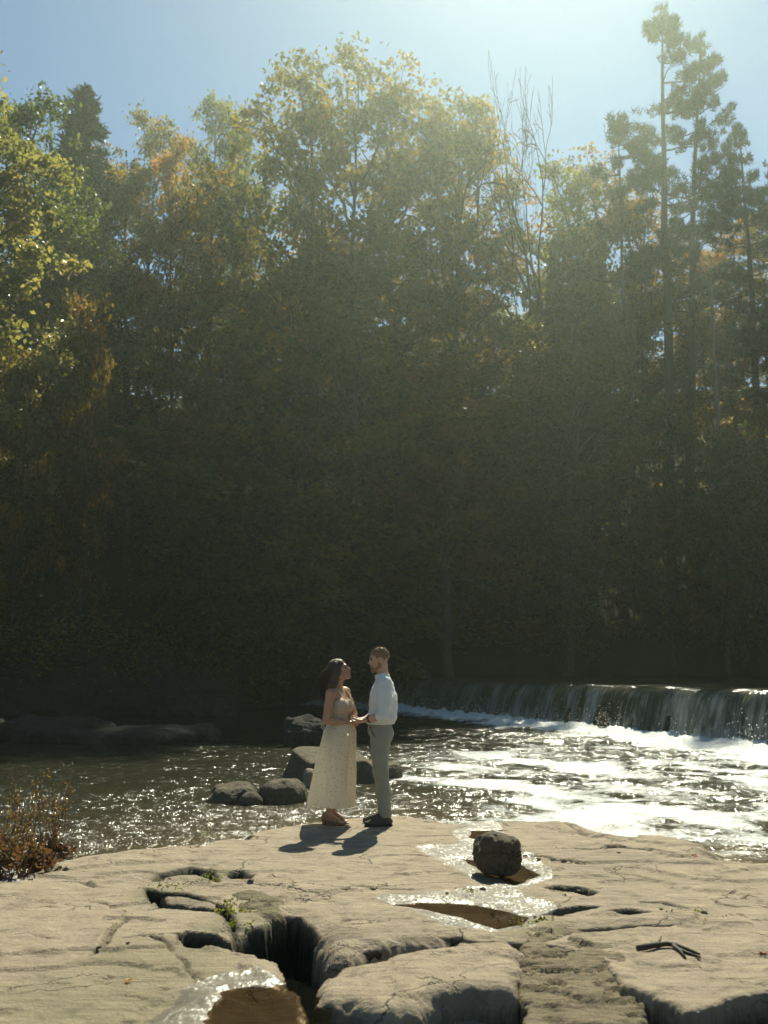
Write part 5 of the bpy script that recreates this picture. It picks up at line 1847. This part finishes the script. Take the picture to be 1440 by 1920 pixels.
    P.ell((0.000, 0, 0.96), (0.128, 0.168, 0.12), 0.04)
    P.ell((0.035, 0, 0.90), (0.105, 0.150, 0.11), 0.04)
    for s in (-1, 1):
        hip = np.array([0.004, 0.086 * s, 0.89]); mid_ = np.array([0.0, 0.092 * s, 0.70]); kn = np.array([0.008 - 0.012 * s, 0.096 * s, 0.52]); cf = np.array([0.040 - 0.012 * s, 0.102 * s + 0.008, 0.32]); an = np.array([0.052 - 0.010 * s, 0.105 * s + 0.01, 0.085])
        P.cone(hip, mid_, 0.104, 0.088, 0.03); P.cone(mid_, kn, 0.088, 0.068, 0.02); P.cone(kn, cf, 0.067, 0.066, 0.02); P.cone(cf, an, 0.065, 0.058, 0.02)
    wrinkle(P, 0.009, (14, 14, 9), 6.0); wrinkle(P, 0.005, (30, 30, 30), 1.0)
    P.cut_below(0.085); P.cut_above(1.045)
    tr = finish('trousers', P, TROUSM, body)
    tr['label'] = 'slim grey trousers'
    T = Tubes()
    T.add([(-0.098, -0.118, 1.00), (-0.088, -0.150, 0.955), (-0.060, -0.172, 0.91), (-0.045, -0.176, 0.885)], 0.004, 6)
    link('pocket_edge', T.mesh('pocket_edge'), SOLEM, tr)

    # shoes
    for s in (-1, 1):
        an = np.array([0.050 - 0.010 * s, 0.105 * s + 0.01, 0.10]); d = unit((-0.985, -0.16 * (1 if s < 0 else -0.4), 0))
        S = Field((-0.28, an[1] - 0.13, -0.005), (0.20, an[1] + 0.13, 0.16), 0.005)
        hl = an - d * 0.035; ball = an + d * 0.125; toe = an + d * 0.185
        S.cone((an[0], an[1], 0.115), (an[0], an[1], 0.06), 0.043, 0.044, 0.012)
        S.cone((hl[0], hl[1], 0.045), (ball[0], ball[1], 0.036), 0.040, 0.044, 0.02, flat=((0, 0, 1), 0.85))
        S.cone((an[0] + d[0] * 0.03, an[1] + d[1] * 0.03, 0.075), (ball[0], ball[1], 0.045), 0.036, 0.030, 0.025)
        S.cone((ball[0], ball[1], 0.034), (toe[0], toe[1], 0.030), 0.044, 0.034, 0.02, flat=((0, 0, 1), 0.7))
        S.cut_below(0.012)
        shoe = finish('shoe', S, SHOEM, body)
        S = Field((-0.28, an[1] - 0.13, -0.008), (0.20, an[1] + 0.13, 0.04), 0.0045)
        S.cone((hl[0], hl[1], 0.008), (ball[0], ball[1], 0.008), 0.042, 0.047, 0.01, flat=((0, 0, 1), 0.3))
        S.cone((ball[0], ball[1], 0.008), (toe[0], toe[1], 0.008), 0.047, 0.037, 0.01, flat=((0, 0, 1), 0.3))
        S.cut_below(0.0)
        link('sole', new_mesh('sole', *S.mesh()), SOLEM, shoe)

    # short hair, beard, watch
    Hf = Field((-0.15, -0.13, 1.58), (0.15, 0.13, 1.82), 0.005)
    Hf.ell(HM(-0.016, 0, 0.045), (0.0995, 0.0795, 0.0895), 0.01, HM.R)
    Hf.ell(HM(0.094, 0, -0.018), (0.085, 0.115, 0.092), 0.010, HM.R, sub=True)
    Hf.ell(HM(0.025, 0, -0.085), (0.09, 0.12, 0.085), 0.010, HM.R, sub=True)
    wrinkle(Hf, 0.011, (55, 55, 55), 7.0)
    Vh, Fh = Hf.mesh()
    rngm = np.random.RandomState(4)
    T = Tubes()
    ctr = HM(-0.016, 0, 0.02)
    pick = rngm.choice(len(Vh), 900)
    for p in Vh[pick]:
        d0 = unit(unit(p - ctr) + np.array([-0.5, 0, 0.15]) + rngm.normal(size=3) * 0.35)
        T.add([p - d0 * 0.004, p + d0 * 0.004, p + d0 * 0.009], [0.0026, 0.002, 0.0007], 3, cap=False)
    hair = link('hair', new_mesh('hair', np.concatenate([Vh] + T.V), np.concatenate([Fh] + [q + len(Vh) for q in T.F])), HAIR_M, body)
    hair['label'] = 'short light brown hair'
    Bf = Field(HM(0.04, 0, -0.06) - 0.12, HM(0.04, 0, -0.06) + 0.12, 0.0045)
    for s in (-1, 1):
        Bf.cone(HM(-0.004, s * 0.061, -0.020), HM(0.002, s * 0.055, -0.058), 0.018, 0.024, 0.01)
        Bf.cone(HM(0.002, s * 0.053, -0.058), HM(0.066, s * 0.012, -0.100), 0.025, 0.022, 0.012)
        Bf.cone(HM(0.088, s * 0.004, -0.041), HM(0.076, s * 0.030, -0.062), 0.010, 0.009, 0.006)
    Bf.ell(HM(0.074, 0, -0.102), (0.022, 0.026, 0.022), 0.01, HM.R)
    wrinkle(Bf, 0.006, (90, 90, 90), 2.0)
    finish('beard', Bf, BEARDM, body)
    a = wrL * 0.80 + elL * 0.20; e = unit(wrL - elL); u = unit(np.cross(e, (0, 0, 1))); w = np.cross(e, u)
    q = np.linspace(0, 2 * math.pi, 26)
    T = Tubes()
    for o in (-0.006, 0.0, 0.006):
        T.add([a + e * o + 0.036 * (math.cos(x_) * u + math.sin(x_) * w) for x_ in q], 0.005, 5, cap=False)
    wt = link('watch', T.mesh('watch'), WATCHM, body)
    return body


wx_, wy_ = base_at(628, 1545, 0.0)
mx_, my_ = base_at(712, 1546, 0.0)
for _p in (build_woman(wx_, wy_), build_man(mx_, my_)):
    _p.scale = (0.975, 0.975, 0.972)

# ================================================================== small things on the shelf
def ground_at(px, py):
    X, Y = base_at(px, py, 0.0)
    z = shelf_z(np.array([X]), np.array([Y]))[0][0]
    X, Y = base_at(px, py, float(z))
    return X, Y, float(z)


FALLENM = leaf_material('fallen_leaf', [(0.34, 0.13, 0.03), (0.30, 0.10, 0.025), (0.20, 0.09, 0.035), (0.36, 0.19, 0.05)], trans=0.25, vary=1.0)


def maple_leaf_mesh(seed):
    rng = np.random.RandomState(seed)
    tips = []
    for a, r in ((90, 1.0), (62, 0.42), (38, 0.85), (18, 0.38), (-8, 0.62), (-40, 0.25), (-90, 0.22)):
        tips.append((a, r))
    pts = tips + [(180 - a, r) for a, r in tips[-2:0:-1]]
    V = [(0, 0, 0.12)]
    for a, r in pts:
        a = math.radians(a + rng.normal() * 4); r *= rng.uniform(0.9, 1.1)
        x_, y_ = r * math.cos(a), r * math.sin(a)
        V.append((x_, y_, 0.35 * r * r * rng.uniform(0.2, 1.0) + 0.02))
    n = len(pts)
    F = [(0, 1 + k, 1 + (k + 1) % n) for k in range(n)]
    V += [(0.02, -0.2, 0.05), (-0.02, -0.2, 0.05), (0.0, -0.75, 0.16)]
    F.append((n + 1, n + 2, n + 3))
    return new_mesh('fallen_leaf', np.array(V), np.array(F), {'tint': np.full(len(V), rng.rand())}, False)


LEAFM = [maple_leaf_mesh(k) for k in range(3)]
for _m in LEAFM: _m.materials.append(FALLENM)
for k, (px, py, s, lab) in enumerate([
        (1052, 1558, 0.055, 'orange fallen leaf on the rock nearest the falling water'), (1090, 1556, 0.05, 'orange fallen leaf just right of the first one'), (1133, 1571, 0.05, 'orange fallen leaf at the wet margin of the rock'),
        (1302, 1608, 0.05, 'fallen leaf at the right end of the long crack'), (776, 1698, 0.045, 'fallen leaf at the edge of the long puddle'), (1122, 1832, 0.04, 'brown fallen leaf on the crumbly rock'),
        (1128, 1818, 0.035, 'small curled leaf on the crumbly rock'), (966, 1886, 0.04, 'orange fallen leaf under the front slab'), (525, 1838, 0.05, 'pale fallen leaf at the edge of the front puddle'),
        (236, 1843, 0.05, 'tan fallen leaf lying on the left rock'), (1432, 1789, 0.045, 'dark curled leaf right of the stick'), (1075, 1560, 0.03, 'small fallen leaf between the two orange ones'), (985, 1608, 0.035, 'fallen leaf beside the dark boulder')]):
    X, Y, z = ground_at(px, py)
    if py > 1760 and px > 600: z = {1432: 0.035, 966: -0.12}.get(px, -0.05)
    X, Y = base_at(px, py, z)
    o = link('fallen_leaf', LEAFM[k % 3], None, None, (X, Y, z + 0.006))
    o.scale = (s, s, s); o.rotation_euler = (0.15 * math.sin(k * 3), 0.2 * math.cos(k * 2), k * 1.9)
    tag(o, lab, 'leaf', 'fallen leaves on the rock')

# stick
STICKM = plain('wet_dark_wood', (0.045, 0.033, 0.022), 0.8)
X, Y = base_at(1252, 1785, 0.045)
T = Tubes()
sx = Y / FPX
P = np.array([(1195, 1780), (1212, 1778), (1230, 1777), (1250, 1776), (1268, 1777), (1290, 1783), (1312, 1790)], float)


def stick_pts(P, lift):
    out = []
    for (a, b), h_ in zip(P, lift):
        x_, y_ = base_at(a, b, 0.04); out.append((x_ - X, y_ - Y, h_))
    return out


T.add(stick_pts(P, [0.014, 0.018, 0.024, 0.028, 0.024, 0.018, 0.012]), [0.016, 0.019, 0.016, 0.014, 0.012, 0.010, 0.005], 8)
T.add(stick_pts([(1262, 1777), (1275, 1786), (1285, 1797)], [0.024, 0.02, 0.012]), [0.012, 0.010, 0.008], 6)
T.add(stick_pts([(1270, 1783), (1292, 1790), (1314, 1795)], [0.022, 0.016, 0.01]), [0.010, 0.008, 0.004], 6)
T.add(stick_pts([(1232, 1777), (1238, 1770), (1240, 1764)], [0.024, 0.03, 0.034]), [0.009, 0.007, 0.004], 6)
o = link('driftwood_stick', T.mesh('driftwood_stick'), STICKM, None, (X, Y, 0.03))
tag(o, 'dark forked stick lying on the wide pale slab', 'stick')

# dry weeds on the left edge
DRYM = leaf_material('dry_stalk', [(0.12, 0.07, 0.034), (0.18, 0.115, 0.055), (0.15, 0.10, 0.042)], trans=0.35)
DEADM = leaf_material('dead_leaf', [(0.045, 0.024, 0.014), (0.08, 0.038, 0.020), (0.10, 0.058, 0.030)], trans=0.35)
GREENM = leaf_material('weed_leaf', [(0.06, 0.075, 0.018), (0.11, 0.12, 0.03), (0.18, 0.16, 0.05)], trans=0.4)


def dry_weed(name, px, py, height, label, seed, spread=0.25, n=11, dead=260, clump=0.16):
    rng = np.random.RandomState(seed)
    X, Y, z = ground_at(px, py)
    root = bpy.data.objects.new(name, None); COL.objects.link(root); root.location = (X, Y, z)
    tag(root, label, 'weed', 'dry weeds at the water edge')
    T = Tubes(); LP = []
    for k in range(n):
        a = rng.uniform(0, 6.28); h = height * rng.uniform(0.5, 1.0)
        b = np.array([rng.normal() * 0.05, rng.normal() * 0.05, -0.03]); e = b + np.array([math.cos(a) * spread * h, math.sin(a) * spread * h, h])
        P = wobble_line(rng, b, e, 9, 0.012)
        T.add(P, np.linspace(0.0060, 0.0026, 9), 4, cap=False, a=rng.rand())
        for j in range(9):
            q = P[rng.randint(3, 9)]
            d = rng.normal(size=3) * 0.5 + np.array([0, 0, 0.7]); d = d / np.linalg.norm(d) * rng.uniform(0.05, 0.16)
            T.add([q, q + d * 0.6 + rng.normal(size=3) * 0.008, q + d], [0.0032, 0.0024, 0.0016], 3, cap=False, a=rng.rand())
            for i in range(3): LP.append(q + d * rng.uniform(0.4, 1.0) + rng.normal(size=3) * 0.012)
    tag(link('stem', T.mesh('stem'), DRYM, root), kind='stuff')
    LP = np.array(LP)
    tag(link('seed_head', leaves_mesh('seed_head', LP, 0.028, rng, rng.rand(len(LP)), 0.1, 0.25), DRYM, root), kind='stuff')
    if dead:
        D = rng.normal(size=(dead, 3)) * np.array([clump, clump * 0.8, clump * 0.55]) + np.array([0, 0, clump * 0.75])
        tag(link('dead_foliage', leaves_mesh('dead_foliage', D, 0.062, rng, rng.rand(dead), 0.1, 0.4), DEADM, root), kind='stuff')


dry_weed('dry_weed', 40, 1622, 0.82, 'tall dry weed with reddish dead leaves at the left edge of the rock', 41, dead=170, clump=0.13)
dry_weed('dry_weed', 95, 1610, 0.74, 'dry weed with rust red leaves beside the tall one', 42, dead=200, clump=0.09)
dry_weed('dry_weed', 5, 1640, 0.60, 'dry weed half cut by the left edge of the photo', 43, dead=220, clump=0.13)
dry_weed('dry_weed', 62, 1634, 0.30, 'low brown clump of dead leaves in front of the tall weed', 44, dead=200, clump=0.09, n=6)


def small_weed(px, py, label, seed, size=0.07, n=26, z=None, spread=0.05):
    rng = np.random.RandomState(seed)
    if z is None: X, Y, z = ground_at(px, py)
    else: X, Y = base_at(px, py, z)
    P = rng.normal(size=(n, 3)) * np.array([spread, spread * 0.7, 0.012]) + np.array([0, 0, 0.022])
    o = bpy.data.objects.new('small_weed', None); COL.objects.link(o); o.location = (X, Y, z + 0.004)
    me = leaves_mesh('foliage', P, size * 0.45, rng, rng.rand(n), 0.1, 0.28)
    tag(link('foliage', me, GREENM, o), kind='stuff')
    tag(o, label, 'weed', 'small green weeds in the cracks')


for k, (px, py, lab, s, n, z, sp) in enumerate([
        (434, 1716, 'leafy weed in the crack left of the mossy lump', 0.075, 60, -0.02, 0.05), (443, 1742, 'leafy weed lower down beside the mossy lump', 0.07, 50, -0.03, 0.035), (430, 1700, 'leafy weed at the upper bend of the crack', 0.06, 40, -0.02, 0.04),
        (280, 1672, 'dry green tuft at the left end of the long crack', 0.06, 46, None, 0.05), (310, 1668, 'green fringe along the top of the long crack', 0.05, 46, None, 0.08), (395, 1652, 'green weeds in the upper hollow', 0.05, 40, None, 0.05),
        (462, 1570, 'pale weeds by the far small hollow', 0.05, 30, None, 0.06), (395, 1572, 'small tuft at the water edge of the shelf', 0.05, 26, None, 0.06), (878, 1678, 'tiny plant growing in the wet rock by the puddle', 0.05, 22, None, 0.03),
        (1014, 1738, 'weed tuft on the flaky rock', 0.07, 50, -0.03, 0.06), (975, 1740, 'weed at the edge of the lower puddle', 0.05, 30, -0.03, 0.04), (985, 1820, 'weeds in the seam right of the front slab', 0.05, 40, -0.06, 0.03),
        (1108, 1667, 'small bright plant in the short crack', 0.05, 18, None, 0.025), (1290, 1722, 'weeds along the broken layer behind the wide slab', 0.05, 50, -0.03, 0.10), (842, 1846, 'green sprig in the shadow of the front slab', 0.045, 16, -0.10, 0.03),
        (1195, 1868, 'weeds hanging below the wide slab', 0.06, 30, -0.15, 0.05), (1430, 1862, 'weeds below the right end of the wide slab', 0.06, 40, -0.12, 0.06), (205, 1755, 'pale tuft in the left crack', 0.04, 30, None, 0.04), (235, 1725, 'pale tuft at the top of the left crack', 0.035, 20, None, 0.03)]):
    small_weed(px, py, lab, 100 + k, s, n, z, sp)

# loose pebbles
rngp = np.random.RandomState(12)
peb = []
for k in range(3):
    f_ = Field((-0.05, -0.05, -0.05), (0.05, 0.05, 0.05), 0.005)
    Xp, Yp, Zp = np.meshgrid(*f_.ax, indexing='ij')
    Pp = np.stack([Xp, Yp, Zp], -1)
    f_.f = (np.sqrt(((Pp / np.array([0.030, 0.022, 0.014])) ** 2).sum(-1)) - 1 + 0.5 * fbm3(Pp * 28 + k * 9, 3)).astype(np.float32) * 0.014
    Vp, Fp = f_.mesh()
    m_ = new_mesh('pebble', Vp, Fp, {q_: np.zeros(len(Vp)) for q_ in ('wet', 'moss', 'shade_dirt', 'pool')}); m_.materials.append(ROCK_ROUGH if k else ROCK)
    peb.append(m_)
for k, (px, py) in enumerate([(200, 1768), (186, 1778), (178, 1786), (214, 1748), (360, 1688), (300, 1662), (318, 1650), (240, 1770), (985, 1606), (1010, 1612), (905, 1668), (838, 1676), (1060, 1668), (1085, 1672), (1240, 1706), (1320, 1712), (1160, 1600), (470, 1652), (700, 1668)]):
    X, Y, z = ground_at(px, py)
    o = link('pebble', peb[k % 3], None, None, (X, Y, z + 0.006))
    sc_ = rngp.uniform(0.4, 1.0); o.scale = (sc_, sc_, sc_); o.rotation_euler = (0, 0, rngp.uniform(0, 6.28))
    tag(o, 'small loose brown pebble lying on the rock shelf', 'pebble', 'loose pebbles on the shelf')
